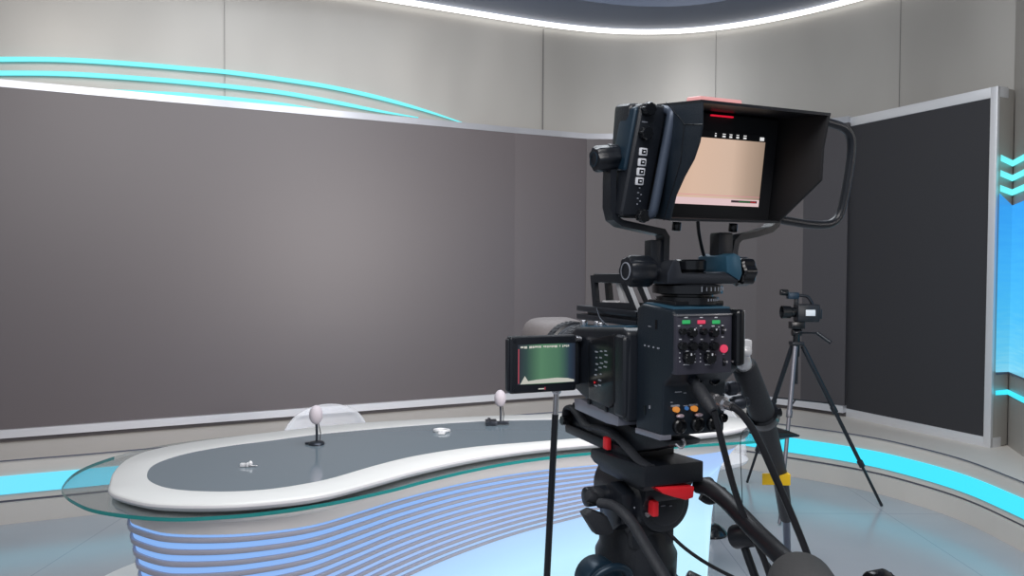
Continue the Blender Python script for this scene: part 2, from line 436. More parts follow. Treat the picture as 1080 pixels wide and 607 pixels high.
# ---- curved light lines over the video wall
arcs = [
 ([(-160, 70), (-60, 64), (0, 62.5), (68, 63), (135, 67), (200, 72.5), (240, 76), (300, 84), (350, 92), (400, 103), (450, 117), (489, 130)], 'uppermost of the three curved cyan light lines above the video wall'),
 ([(-160, 82), (-60, 78), (0, 77), (60, 77.5), (110, 80), (165, 84), (200, 87), (250, 92), (300, 98), (350, 107), (400, 117), (441, 124)], 'middle one of the three curved cyan light lines above the video wall'),
 ([(108, 94.5), (150, 97), (200, 100.5), (260, 106), (300, 110), (334, 115)], 'shortest and lowest curved cyan light line just above the video wall')]
for pts, lab in arcs:
    P = smooth_path([wall_on(x, y, .012) for x, y in pts], 4)
    bm = BM(); n = len(P); up = Vector((0, 0, 1)); nn = Vector((.43, -.90, 0))
    rings = []
    for i, p in enumerate(P):
        w = .017*min(1, .25 + (n-1-i)/10, (.25 + i/10) if 'shortest' in lab else 1)
        rings.append([bm.verts.new(p + up*w), bm.verts.new(p + nn*.008 + up*w*.8), bm.verts.new(p + nn*.008 - up*w*.8), bm.verts.new(p - up*w)])
    for a, b in zip(rings, rings[1:]):
        for j in range(3): bm.faces.new((a[j], a[j+1], b[j+1], b[j]))
    c = P[0].copy(); inworld(c, bm)
    o = obj('curved_wall_light', bm, 'arc'); o.location = c
    tag(o, lab, 'wall light', 'curved cyan light lines')

# ---- side screen with silver frame
SA, SB = Vector((2.655, 6.07)), Vector((3.147, 5.017))
sd = (SB-SA).normalized(); sn = Vector((sd.y, -sd.x))     # towards the room
ss = thing('side_screen', 'tall dark flat screen in a thick silver frame on the right wall', 'screen', (SA.x, SA.y, .4), (0, 0, math.atan2(sd.y, sd.x)))
LS = (SB-SA).length; Z0 = .4     # local: x along the screen, y away from the room
bm = BM(); box(bm, 0, LS, -.004, .03, .03+.02, 2.715-Z0-.03)
obj('display_panel', bm, 'led4', ss)
fw = .032
bm = BM()
box(bm, -.02, LS+.048, -.012, .10, 2.715-Z0-.03, 2.755-Z0, .004)
box(bm, -.02, LS+.048, -.012, .10, -.02, .05, .006)
box(bm, LS, LS+.048, -.014, .012, -.02, 2.755-Z0, .004)
obj('silver_frame', bm, 'frame_silver', ss)
bm = BM(); box(bm, LS-.02, LS+.045, .008, .17, -.012, 2.75-Z0, .010, 3)
obj('side_return', bm, 'wall', ss)

# ---- graphic band on the right wall: blue sea panel and chevrons
MP = [Vector((3.10, 5.27)), ]
cor = Vector((3.335, 5.07)); fr = Vector((3.195, 4.985))
mp_path = [(3.178, 4.975), (3.318, 5.040), (3.225, 4.75), (3.15, 4.3), (3.125, 3.4)]
sea = ramp_emit('sea_panel', 2, [(0, srgb(120, 200, 228)), (.12, srgb(95, 190, 228)), (.35, srgb(70, 178, 232)), (.6, srgb(60, 168, 236)), (1, srgb(48, 150, 232))], 1.0, streak=((1, 1, 14), .45))
def media(bm, path, zf0, zf1, t=.006):
    """strip whose lower and upper heights vary along the path"""
    n = len(path); Q = offset_path(path, t)
    A = [bm.verts.new((p[0], p[1], zf0[i])) for i, p in enumerate(Q)]; B = [bm.verts.new((p[0], p[1], zf1[i])) for i, p in enumerate(Q)]
    for i in range(n-1): bm.faces.new((A[i], A[i+1], B[i+1], B[i]))
rt = thing('sea_graphic_panel', 'glowing pale blue sea picture panel on the wall right of the side screen', 'wall panel', (3.3, 5.0, .86))
bm = BM(); media(bm, mp_path, [.885, .88, .88, .88, .88], [2.06, 1.985, 2.0, 2.03, 2.05]); inworld((3.3, 5.0, .86), bm)
obj('lit_picture', bm, sea, rt, smooth=0)
bm = BM(); media(bm, mp_path, [.868]*5, [.885, .88, .88, .88, .88], .008); inworld((3.3, 5.0, .86), bm)
obj('lower_edge', bm, 'ledge_line', rt, smooth=0)
bm = BM(); media(bm, [(3.322, 5.046)] + mp_path[2:], [.0]*4, [WALLZ]*4, .002)
tag(obj('trim_7', bm, 'wall', smooth=0), kind='structure')
for (zl, zc, lab) in ((2.30, 2.262, 'top cyan chevron light line beside the side screen'), (2.20, 2.165, 'second cyan chevron light line beside the side screen, between two others'), (2.103, 2.07, 'lowest cyan chevron light line, just over the blue sea panel')):
    bm = BM(); w = .042
    media(bm, mp_path, [zl-.012-w/2, zc-w/2, zc-w/2+.012, zc-w/2+.03, zc-w/2+.05], [zl-.012+w/2, zc+w/2, zc+w/2+.012, zc+w/2+.03, zc+w/2+.05], .01)
    inworld((3.3, 5.0, zc), bm); o = obj('chevron_light', bm, 'arc', smooth=0); o.location = (3.3, 5.0, zc)
    tag(o, lab, 'wall light', 'cyan light lines right of the side screen')
bm = BM(); media(bm, mp_path, [.735, .728, .725, .72, .72], [.765, .762, .762, .76, .76], .01); inworld((3.3, 5.0, .74), bm)
o = obj('chevron_light', bm, 'cyan', smooth=0); o.location = (3.3, 5.0, .74)
tag(o, 'thin cyan light line below the blue sea panel', 'wall light', 'cyan light lines right of the side screen')

# ================================================================== NEWS DESK
RIMO = [(-1.435, 2.69), (-1.39, 2.60), (-1.324, 2.54), (-1.198, 2.468), (-1.072, 2.445), (-.925, 2.45), (-.80, 2.482), (-.69, 2.53), (-.60, 2.60), (-.486, 2.735), (-.349, 2.90), (-.145, 3.09), (.10, 3.25), (.341, 3.35), (.703, 3.475), (1.0, 3.60), (1.17, 3.73), (1.22, 3.87), (1.12, 3.99), (.80, 4.05), (.407, 4.03), (-.101, 3.96), (-.711, 3.775), (-.9, 3.69), (-1.15, 3.52), (-1.38, 3.35), (-1.513, 3.19), (-1.545, 3.03), (-1.50, 2.84)]
INL = [(-1.338, 2.769), (-1.25, 2.66), (-1.136, 2.60), (-.976, 2.585), (-.845, 2.615), (-.74, 2.68), (-.655, 2.76), (-.522, 2.95), (-.375, 3.11), (-.153, 3.26), (.131, 3.37), (.351, 3.45), (.72, 3.56), (.93, 3.66), (1.01, 3.76), (.95, 3.86), (.75, 3.89), (.392, 3.88), (-.097, 3.82), (-.443, 3.71), (-.846, 3.52), (-1.088, 3.35), (-1.226, 3.25), (-1.345, 3.11), (-1.39, 2.94)]
GLS = [(-1.65, 2.77), (-1.59, 2.68), (-1.512, 2.60), (-1.395, 2.51), (-1.24, 2.45), (-1.09, 2.425), (-.954, 2.445), (-.80, 2.495), (-.62, 2.60), (-.44, 2.755), (-.323, 2.88), (-.142, 3.05), (.056, 3.19), (.34, 3.325), (.862, 3.49), (1.176, 3.58), (1.37, 3.71), (1.38, 3.86), (1.22, 4.03), (.85, 4.10), (.40, 4.08), (-.101, 4.01), (-.711, 3.86), (-1.1, 3.72), (-1.45, 3.53), (-1.63, 3.35), (-1.705, 3.14), (-1.71, 2.96)]
def cl(P, n=6): return [Vector((q.x, q.y)) for q in smooth_path([(a, b, 0) for a, b in P], n, True)]
def inset(P, d):
    """d>0 shrinks (P runs counter-clockwise); d may be a function of point"""
    out = []; n = len(P)
    for i in range(n):
        t = (P[(i+2) % n] - P[(i-2) % n]).normalized(); k_ = d(P[i]) if callable(d) else d
        out.append(P[i] + Vector((-t.y, t.x))*k_)
    return out
def loop_solid(bm, rings, mi=0, cap0=True, cap1=True):
    """rings = [(loop2d, z)...]"""
    R = [[bm.verts.new((p.x, p.y, z)) for p in L] for L, z in rings]; n = len(R[0])
    for a, b in zip(R, R[1:]):
        for k in range(n): bm.faces.new((a[k], a[(k+1) % n], b[(k+1) % n], b[k])).material_index = mi
    if cap0: bm.faces.new(R[0][::-1]).material_index = mi
    if cap1: bm.faces.new(R[-1]).material_index = mi
    return R
dl = (-.2, 3.3, 0)
desk = thing('news_desk', 'kidney shaped white news desk with glass ledge and glowing ribbed front', 'desk', dl)
ro = cl(RIMO); ri = cl(INL); gl = cl(GLS)
ZR = .78
# rim: an annulus - bridged by nearest walk
def resample(P, n, start):
    m = len(P); i0 = min(range(m), key=lambda i: (P[i]-start).length); Q = P[i0:] + P[:i0] + [P[i0]]
    L = [0]
    for a, b in zip(Q, Q[1:]): L.append(L[-1] + (b-a).length)
    out = []; j = 0
    for k in range(n):
        s = L[-1]*k/n
        while L[j+1] < s: j += 1
        out.append(Q[j].lerp(Q[j+1], (s-L[j])/max(1e-9, L[j+1]-L[j])))
    return out
NR = 240
ro = resample(ro, NR, Vector((-1.545, 3.0)))
def match(O, P):
    """for every outer point the nearest inner point, kept monotone"""
    m = len(P); res = []; cur = min(range(m), key=lambda i: (P[i]-O[0]).length)
    for o in O:
        best = min(range(0, 14), key=lambda s: (P[(cur+s) % m]-o).length)
        cur = (cur+best) % m; res.append(P[cur])
    return res
rif = resample(ri, 900, Vector((-1.39, 2.97)))
rim_in = match(ro, rif)
bm = BM()
rings = [(inset(ro, .035), .743), (inset(ro, .008), .755), (ro, .766), (inset(ro, .002), .774), (inset(ro, .010), ZR), (rim_in, ZR), (rim_in, ZR-.012)]
loop_solid(bm, rings, 0, True, False)
bm.normal_update()
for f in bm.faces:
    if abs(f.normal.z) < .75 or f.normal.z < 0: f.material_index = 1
obj('rim_top', inworld(dl, bm), ['rim', 'rim_shade'], desk, smooth=40)
bm = BM(); loop_solid(bm, [(inset(rif, -.003)[::3], ZR-.010), (inset(rif, -.003)[::3], ZR-.0015)], 0, False, True)
obj('glass_inlay', inworld(dl, bm), 'inlay', desk, smooth=30)
bm = BM(); R = loop_solid(bm, [(gl, .729), (gl, .742)], 0)
for f in bm.faces:
    if abs(f.normal.z) < .5 and len(f.verts) == 4: f.material_index = 1
bm.normal_update()
for f in bm.faces:
    f.material_index = 0 if abs(f.normal.z) > .5 or f.normal.y > .25 else 1
obj('glass_ledge', inworld(dl, bm), ['glass', 'glass_edge'], desk, smooth=30)
def slope(p): return .18 + max(0, min(1, (p.x + 1.2)/1.9))*.12 + max(0, min(1, (p.x-.45)/.6))*.40
def body_at(z, base=None):
    return inset(base or ro, lambda p: .055 - .03*max(0, min(1, (p.x-.7)/.4)) + slope(p)*(.728 - z))
bm = BM(); loop_solid(bm, [(inset(ro, .012), .7285), (inset(ro, .018), .715)] + [(body_at(z), z) for z in (.70, .66, .655)], 0, True, False)
obj('upper_band', inworld(dl, bm), 'body_grey', desk, smooth=50)
# glowing core (graded: blue by the top left, pale cyan low right)
def core_mat():
    m = bpy.data.materials.new('desk_core_glow'); m.use_nodes = True
    nt = m.node_tree; b = nt.nodes['Principled BSDF']
    b.inputs['Base Color'].default_value = (.12, .14, .16, 1); b.inputs['Roughness'].default_value = .3
    tc = nt.nodes.new('ShaderNodeTexCoord'); sp = nt.nodes.new('ShaderNodeSeparateXYZ')
    a = nt.nodes.new('ShaderNodeMath'); a.operation = 'MULTIPLY_ADD'; a.inputs[1].default_value = -1.9; a.inputs[2].default_value = 1.22
    cr = nt.nodes.new('ShaderNodeValToRGB'); e = cr.color_ramp.elements
    e[0].position = 0; e[0].color = srgb(128, 178, 246); e[1].position = 1; e[1].color = srgb(186, 238, 255)
    n_ = e.new(.45); n_.color = srgb(160, 194, 248)
    n_ = e.new(.75); n_.color = srgb(170, 216, 250)
    ax = nt.nodes.new('ShaderNodeMath'); ax.operation = 'MULTIPLY_ADD'; ax.inputs[1].default_value = -.16
    nt.links.new(tc.outputs['Object'], sp.inputs[0]); nt.links.new(sp.outputs[0], ax.inputs[0]); nt.links.new(sp.outputs[2], ax.inputs[2]); nt.links.new(ax.outputs[0], a.inputs[0])
    nt.links.new(a.outputs[0], cr.inputs['Fac']); nt.links.new(cr.outputs['Color'], b.inputs['Emission Color'])
    b.inputs['Emission Strength'].default_value = .88
    return m
bm = BM(); loop_solid(bm, [(body_at(z), z) for z in (.656, .56, .45, .34, .22, .06)], 0, False, False)
obj('lit_core', inworld(dl, bm), core_mat(), desk, smooth=60)
# ribs: run along the front, bunching towards the right
idx = [i for i, p in enumerate(ro)]
# outline starts at far left (-1.545,3.0) and runs counter-clockwise along the front
front = [i for i in range(NR) if i < NR*.52]
xs = [ro[i] for i in front]
def pitch(p):
    t = max(0, min(1, (p.x + 1.3)/1.7)); return .047*(1-t) + .0235*t
last = max(i for i in front if ro[i].x < .62 and i < NR*.5)
for j in range(11):
    bm = BM(); R = []
    for i in range(-26, last+1):
        q = ro[i % NR]
        zc = .644 - .008*(1 - max(0, min(1, (q.x+1.3)/1.7))) - j*pitch(q) ; h = pitch(q)*.21
        def pt(z, out):
            t = (ro[(i+2) % NR] - ro[(i-2) % NR]).normalized(); nrm = Vector((-t.y, t.x))
            v = q + nrm*(.055 + slope(q)*(.728 - z) - out); return bm.verts.new((v.x, v.y, z))
        o_ = .012
        R.append([pt(zc+h, -.003), pt(zc+h, o_*.8), pt(zc+h*.6, o_), pt(zc-h*.6, o_), pt(zc-h, o_*.8), pt(zc-h, -.003)])
    for a, b in zip(R, R[1:]):
        for k_ in range(5): bm.faces.new((a[k_], a[k_+1], b[k_+1], b[k_]))
    bm.faces.new(R[0]); bm.faces.new(R[-1][::-1])
    obj('front_rib', inworld(dl, bm), 'fin', desk, smooth=50)
bm = BM(); pb = [Vector((-.5 + 1.48*math.cos(2*PI*i/96), 3.5 + .9*math.sin(2*PI*i/96))) for i in range(96)]
loop_solid(bm, [(pb, 0), (pb, .05), (inset(pb, .01), .06)], 0, False, True)
obj('plinth', inworld(dl, bm), 'rim', desk, smooth=40)

# ---- microphones on the desk
def mic(base, lab, turn=0, clip=False, h=.125):
    t = thing('desk_microphone', lab, 'microphone', (base.x, base.y, ZR-.0015), (0, 0, turn), 'foam tipped microphones on the desk')
    bm = BM()
    if clip:
        box(bm, -.075, -.02, -.035, .035, 0, .022, .004); box(bm, -.025, .04, -.012, .012, .004, .016, .003)
        cyl(bm, (-.055, -.035, .016), (-.055, .04, .02), .008, 12)
    else:
        lathe(bm, [(.034, 0), (.034, .006), (.028, .012), (.010, .016)], (0, 0, 0), (0, 0, 1), 28)
        box(bm, -.05, .0, -.008, .008, .001, .010, .003)
    obj('base', bm, 'dark_metal', t)
    bm = BM(); tube(bm, [(0, 0, .008), (.001, 0, .05), (-.001, 0, h-.03)], .0055, 10)
    obj('stem', bm, 'dark_metal', t)
    bm = BM(); tube(bm, [(.012, .004, .006), (.016, .004, .05), (.006, 0, h-.02)], .0022, 6)
    obj('thin_wire', bm, 'black', t)
    bm = BM(); ellipsoid(bm, (-.003, 0, h+.005), .029, .029, .042); obj('foam_windscreen', bm, 'foam', t)
    return t
mic(atz(334, 468, ZR), 'pale foam microphone upright on a round base, left part of desk')
mic(atz(528, 447, ZR), 'pale foam microphone on a flat clip base near the far desk edge', .1, True, .125)
# small things on the inlay
p = atz(260.5, 491.5, ZR); t = thing('earpiece', 'small crumpled white earpiece with clear coiled lead on the desk glass', 'earpiece', (p.x, p.y, ZR-.001))
bm = BM(); box(bm, -.026, -.004, -.008, .008, 0, .014, .004); box(bm, -.002, .008, -.01, .01, 0, .016, .004); obj('clip_body', bm, 'white_metal', t)
bm = BM(); ellipsoid(bm, (.014, 0, .012), .008, .007, .011); obj('ear_bud', bm, 'white_metal', t)
bm = BM(); tube(bm, [(.02 + .004*k_/6 + .004*math.cos(k_), -.004*math.sin(k_)+.0, .004 + .0015*math.sin(k_)) for k_ in range(30)], .0012, 6); obj('coiled_lead', bm, 'white_metal', t)
p = atz(466, 455, ZR); t = thing('coiled_white_cable', 'small loop of thin white cable lying mid desk', 'cable', (p.x, p.y, ZR-.001))
bm = BM(); tube(bm, [(.038*math.cos(a_*.35), .03*math.sin(a_*.35), .003 + .0003*a_) for a_ in range(36)], .0032, 8); obj('loop', bm, 'white_metal', t)
bm = BM(); box(bm, -.012, .02, -.06, -.02, 0, .01, .004); obj('plug', bm, 'white_metal', t)

# ---- black tablet on the right end of the glass
p = atz(822, 459, .742)
t = thing('black_tablet', 'black tablet lying on the far right end of the glass ledge', 'tablet', (p.x-.02, p.y, .744), (0, 0, math.radians(20)))
bm = BM(); prism(bm, [(-.10, .0), (.085, 0), (.09, .008), (.02, .034), (-.10, .044)], 1, -.07, .07, .003)
obj('body', bm, 'black_gloss', t)
bm = BM(); tube(bm, [(-.06, -.072, .004), (.08, -.072, .004)], .003, 6); obj('edge_strip', bm, 'teal_black', t)

# ---- acrylic chairs behind the desk
def chair(x, y, rz, lab, w=.27, top=.775, br=.14):
    t = thing('acrylic_chair', lab, 'chair', (x, y, 0), (0, 0, rz), 'clear round backed chairs behind the desk')
    bm = BM(); N1, N2 = 28, 12; G = []
    for i in range(N1+1):
        a = PI*i/N1; row = []
        for j in range(N2+1):
            s = j/N2; zt = .44 + (top-.44)*(math.sin(a)**.55 if 0 < a < PI else 0)
            z = .44 + (zt-.44)*s; lean = 1 + .06*s
            row.append(bm.verts.new((w*lean*math.cos(a), w*.75*math.sin(a)*lean, z)))
        G.append(row)
    for i in range(N1):
        for j in range(N2): bm.faces.new((G[i][j], G[i+1][j], G[i+1][j+1], G[i][j+1]))
    bmesh.ops.remove_doubles(bm, verts=bm.verts, dist=.0005)
    o = obj('backrest', bm, 'acrylic', t, smooth=60); sm = o.modifiers.new('thickness', 'SOLIDIFY'); sm.thickness = .008
    bm = BM(); lathe(bm, [(.02, .40), (w*.8, .41), (w*.98, .435), (w, .45), (w*.9, .455), (.02, .445)], (0, 0, 0), (0, 0, 1), 40)
    for v in bm.verts: v.co.y *= .82
    obj('seat', bm, 'acrylic', t, smooth=60)
    bm = BM(); cyl(bm, (0, 0, .03), (0, 0, .40), .025, 20); obj('column', bm, 'silver', t)
    bm = BM(); lathe(bm, [(br, 0), (br, .012), (br*.85, .03), (.05, .055), (.026, .06)], (0, 0, 0), (0, 0, 1), 40); obj('round_base', bm, 'black_gloss', t)
    return t
chair(atd(341, 440, 4.32).x, 4.32, 0, 'clear acrylic chair with rounded back behind the left of the desk', .245, .738)
chair(1.17, 4.42, .2, 'clear acrylic chair behind the right end of the desk, mostly hidden', .22, .79, .10)

# ================================================================== BROADCAST CAMERA RIG
TH = math.radians(22); RO = Vector((.186, 1.127, 0))
RIG = Matrix.Translation(RO) @ Matrix.Rotation(TH, 4, 'Z')
ORG = {}
def rig_thing(name, label, cat, lo, group=None, M4=RIG):
    o = bpy.data.objects.new(name, None); COL.objects.link(o); o.empty_display_size = .03
    o.matrix_world = M4 @ Matrix.Translation(lo); ORG[o.name] = Vector(lo)
    return tag(o, label, cat, group)
def rpart(name, bm, mats, parent, root=None, smooth=35):
    lo = ORG[(root or parent).name]
    for v in bm.verts: v.co -= lo
    return obj(name, bm, mats, parent, smooth)
def L(px, py, axis, val, M4=RIG): return local(M4, px, py, axis, val)

# ---------------- tripod + fluid head
tp = rig_thing('camera_tripod', 'heavy black tripod with fluid head carrying the broadcast camera', 'tripod', (0, 0, 0))
bm = BM(); lathe(bm, [(.070, 1.02), (.080, 1.04), (.080, 1.075), (.066, 1.09), (.058, 1.10)], (0, 0, 0), (0, 0, 1), 40); rpart('bowl', bm, 'black', tp)
bm = BM(); lathe(bm, [(.060, 1.098), (.061, 1.13), (.055, 1.142), (.055, 1.165), (.050, 1.175), (.048, 1.20), (.040, 1.21)], (.002, 0, 0), (0, 0, 1), 40)
box(bm, -.036, .036, -.052, .03, 1.15, 1.215, .008)
rpart('head_column', bm, 'black', tp)
bm = BM(); lathe(bm, [(.030, -.082), (.040, -.079), (.0435, -.072), (.0435, .05), (.038, .058)], (0, 0, 1.2225), (0, 1, 0), 48)
lathe(bm, [(.030, -.0835), (.028, -.0845), (.0, -.0845)], (0, 0, 1.2225), (0, 1, 0), 40, cap=False)
prism(bm, [(-.07, 1.20), (-.04, 1.17), (.04, 1.17), (.05, 1.21), (.05, 1.255), (-.09, 1.255), (-.088, 1.235)], 0, -.038, .036, .005)
drum = rpart('tilt_drum', bm, 'black', tp)
bm = BM()
c = L(682, 542, 1, -.085); cyl(bm, c, c + Vector((0, -.004, 0)), .0032, 14)
rpart('level_button', bm, 'silver', tp)
bm = BM(); c = L(687.5, 535, 1, -.087); box(bm, c.x-.004, c.x+.005, c.y-.010, c.y+.004, c.z-.010, c.z+.011, .002)
rpart('red_switch', bm, 'red', tp)
bm = BM()
for (x, y, w, h) in ((699, 533, .007, .0012), (694, 531, .0015, .002), (669, 535, .0012, .002), (707, 533, .004, .0012), (692, 541, .0015, .002)):
    c = L(x, y, 1, -.0842); box(bm, c.x-w/2, c.x+w/2, c.y-.001, c.y+.001, c.z-h/2, c.z+h/2)
o = rpart('scale_marking', bm, 'mark_dim', tp)
# left rosette with paddle, and its pan bar
bm = BM(); prism(bm, [(-.068, 1.238), (-.03, 1.247), (-.0, 1.232), (-.008, 1.20), (-.04, 1.178), (-.065, 1.195)], 0, -.062, -.036, .006)
cyl(bm, (-.095, -.02, 1.225), (-.04, -.02, 1.225), .014, 24, .003)
rpart('side_rosette', bm, 'black', tp)
pa = [L(613, 541, 1, -.02), L(616, 536, 1, -.02)]
bm = BM()
c1 = L(612, 541, 1, -.03); c2 = L(636, 552, 1, -.05)
q = [L(x, y, 1, -.04) for x, y in ((609, 538), (617, 533), (633, 539), (641, 556), (632, 560), (622, 559))]
prism(bm, [(p_.x, p_.z) for p_ in q], 1, -.062, -.042, .004)
cyl(bm, L(623, 520, 1, -.03), L(634, 522, 1, -.03), .010, 20, .003); cyl(bm, L(619, 522, 1, -.04), L(628, 526, 1, -.04), .0085, 20, .003)
rpart('drag_paddle', bm, 'rubber', tp)
bm = BM()
pts = [L(632, 530, 1, -.058), L(645, 532, 1, -.075), L(658, 541, 1, -.10), L(668, 553, 1, -.12), L(678, 570, 1, -.15), L(690, 590, 1, -.18), L(703, 612, 1, -.21), L(725, 660, 1, -.27), L(745, 715, 1, -.33)]
tube(bm, smooth_path(pts, 5), .0082, 16, flat=(1.0, .8))
rpart('pan_bar', bm, 'rubber', tp)
# right pan bar with grip
bm = BM()
pts = [L(736, 511, 1, -.10), L(748, 514, 1, -.12), L(765, 527, 1, -.15), L(780, 542, 1, -.19), L(800, 563, 1, -.24), L(826, 588, 1, -.31), L(842, 602, 1, -.34)]
tube(bm, smooth_path(pts, 5), [.0115]*len(smooth_path(pts, 5)), 20)
pb2 = rpart('pan_bar', bm, 'cable', tp)
bm = BM(); g0 = L(842, 606, 1, -.34); g1 = L(866, 660, 1, -.50)
d_ = (g1-g0).normalized(); Lg = (g1-g0).length
lathe(bm, [(.012, 0), (.024, .006), (.031, .018), (.034, .035), (.034, Lg-.02), (.026, Lg)], g0 + Vector((0, 0, -.004)), d_, 32)
g = rpart('hand_grip', bm, 'grip', pb2, tp)
bm = BM(); c = L(926, 610, 1, -.42); cyl(bm, c + Vector((-.012, 0, -.002)), c + Vector((.012, 0, -.002)), .0105, 20, .003)
knurl(bm, c + Vector((.010, 0, -.004)), c + Vector((.018, 0, -.004)), .008, 8)
tube(bm, [c, c + Vector((-.03, .02, -.05)), g1 + Vector((.0, 0, -.02))], .008, 12)
rpart('zoom_control', bm, 'black_gloss', tp)
bm = BM(); c0 = L(773, 566, 1, -.16); c1 = L(797, 563, 1, -.19)
cyl(bm, c0, c1, .0155, 24, .004)
tube(bm, [L(783, 570, 1, -.17), L(790, 590, 1, -.18), L(799, 615, 1, -.19), L(815, 660, 1, -.21)], .0055, 12)
rpart('bar_clamp', bm, 'black', tp)
bm = BM(); pts = [L(739, 523, 1, -.09), L(748, 528, 1, -.095), L(757, 524, 1, -.10), L(763, 516, 1, -.11)]
tube(bm, smooth_path(pts, 4), .0055, 12); c = L(738, 513, 1, -.1); cyl(bm, c, c + Vector((.02, 0, 0)), .012, 20, .003)
rpart('tilt_lock', bm, 'black', tp)
# drag ring facing the operator at the bottom of the frame
bm = BM(); c = L(643, 620, 1, -.09); R0 = .032
ringp = [c + Vector((math.cos(a*PI/16)*R0, -math.sin(.3)*math.sin(a*PI/16)*R0, math.sin(a*PI/16)*R0)) for a in range(33)]
tube(bm, ringp, .0055, 12, cap=False)
cyl(bm, c + Vector((0, .012, 0)), c + Vector((0, .05, 0)), .030, 28, .004)
rpart('pan_drag_ring', bm, 'teal_black', tp)
bm = BM(); cyl(bm, (.055, -.05, 1.095), (.075, -.065, 1.085), .016, 20, .003); rpart('bowl_lock', bm, 'black', tp)
# sliding plate block
bm = BM()
prism(bm, [(-.122, 1.290), (.03, 1.281), (.032, 1.268), (.02, 1.262), (-.04, 1.258), (-.10, 1.258), (-.122, 1.262)], 0, -.060, .033, .003)
prism(bm, [(-.11, 1.268), (.02, 1.268), (.02, 1.25), (-.10, 1.25)], 0, -.050, .030, .003)
rpart('plate_block', bm, 'black', tp)
bm = BM()
q = [L(x, y, 1, -.118) for x, y in ((689, 513), (729, 511), (728, 523), (720, 525.5), (706, 522), (696, 519))]
prism(bm, [(p_.x, p_.z) for p_ in q], 1, -.126, -.100, .0025)
rpart('red_release_lever', bm, 'red', tp)
# legs (three, each with a lower stage, a spreader between)
for k_ in range(3):
    a = math.radians(30 + 120*k_); d_ = Vector((math.cos(a), math.sin(a), 0)); s_ = Vector((-d_.y, d_.x, 0))
    bm = BM()
    for sg in (-1, 1):
        tube(bm, [d_*.075 + s_*.03*sg + Vector((0, 0, 1.04)), d_*.28 + s_*.028*sg + Vector((0, 0, .55))], .012, 14)
    tube(bm, [d_*.26 + Vector((0, 0, .60)), d_*.50 + Vector((0, 0, .02))], .013, 14)
    box(bm, -.02, .02, -.045, .045, -.03, .03, .006, M4=Matrix.Translation(d_*.275 + Vector((0, 0, .56))) @ Matrix.Rotation(a, 4, 'Z'))
    leg = rpart('leg', bm, 'black', tp)
    bm = BM(); ellipsoid(bm, d_*.505 + Vector((0, 0, .022)), .03, .03, .022); rpart('rubber_foot', bm, 'rubber', leg, tp)
bm = BM()
for k_ in range(3):
    a = math.radians(30 + 120*k_); tube(bm, [(0, 0, .30), (math.cos(a)*.37, math.sin(a)*.37, .33)], .009, 10)
lathe(bm, [(.03, .28), (.03, .32)], (0, 0, 0), (0, 0, 1), 20); rpart('spreader', bm, 'black', tp)

# ---------------- camera body
cam = rig_thing('broadcast_camera', 'big black broadcast camera with control knobs on its back, on the heavy tripod', 'camera', (-.02, -.05, 1.337))
# shoulder base plate
bm = BM()
prism(bm, [(-.155, 1.330), (-.05, 1.330), (.10, 1.337), (.125, 1.334), (.14, 1.316), (.138, 1.296), (.05, 1.283), (-.05, 1.289), (-.08, 1.300), (-.12, 1.312), (-.15, 1.322)], 0, -.043, .006, .004)
box(bm, -.035, .03, -.05, .10, 1.300, 1.340, .004)
box(bm, -.047, .028, -.06, .145, 1.281, 1.297, .003)
bp_ = rpart('shoulder_plate', bm, 'black', cam)
bm = BM()      # arched side rib
pts = [Vector((-.050, y, z)) for y, z in ((.135, 1.296), (.13, 1.322), (.105, 1.326), (.06, 1.308), (.03, 1.312), (-.01, 1.315), (-.05, 1.305), (-.09, 1.291), (-.12, 1.288))]
tube(bm, smooth_path(pts, 4), .0065, 12, flat=(.7, 1.2))
rpart('side_rib', bm, 'rubber', bp_, cam)
bm = BM(); c = L(599, 440, 0, -.05); knurl(bm, c + Vector((-.012, 0, -.004)), c + Vector((.004, 0, -.004)), .0075, 8)
rpart('rib_knob', bm, 'black_gloss', bp_, cam)
bm = BM(); c = L(640.5, 467, 0, -.052); box(bm, c.x-.004, c.x+.003, c.y-.007, c.y+.007, c.z-.009, c.z+.009, .002)
rpart('red_latch', bm, 'red', bp_, cam)
bm = BM(); tube(bm, smooth_path([L(712, 467, 1, -.15), L(718, 472, 1, -.155), L(722, 468, 1, -.155), L(720, 462, 1, -.155)], 5), .0018, 8)
rpart('wire_latch', bm, 'silver', bp_, cam)
bm = BM()
q = [L(x, y, 0, -.073) for x, y in ((606, 420), (612, 421), (653, 439), (652, 449), (640, 446), (607, 431))]
prism(bm, [(p_.y, p_.z) for p_ in q], 0, -.074, -.02, .001)
for (x, y) in ((621, 423), (639, 431)):
    c = L(x, y, 0, -.075); box(bm, c.x-.001, c.x+.002, c.y-.004, c.y+.004, c.z-.004, c.z+.004, .001, mi=1)
prism(bm, [(-.10, 1.338), (-.16, 1.340), (-.16, 1.333), (-.10, 1.331)], 0, -.062, -.045, .001)
rpart('mounting_strip', bm, [mat('strip_silver', srgb(150, 152, 165), .3, metal=.6), 'black'], cam)
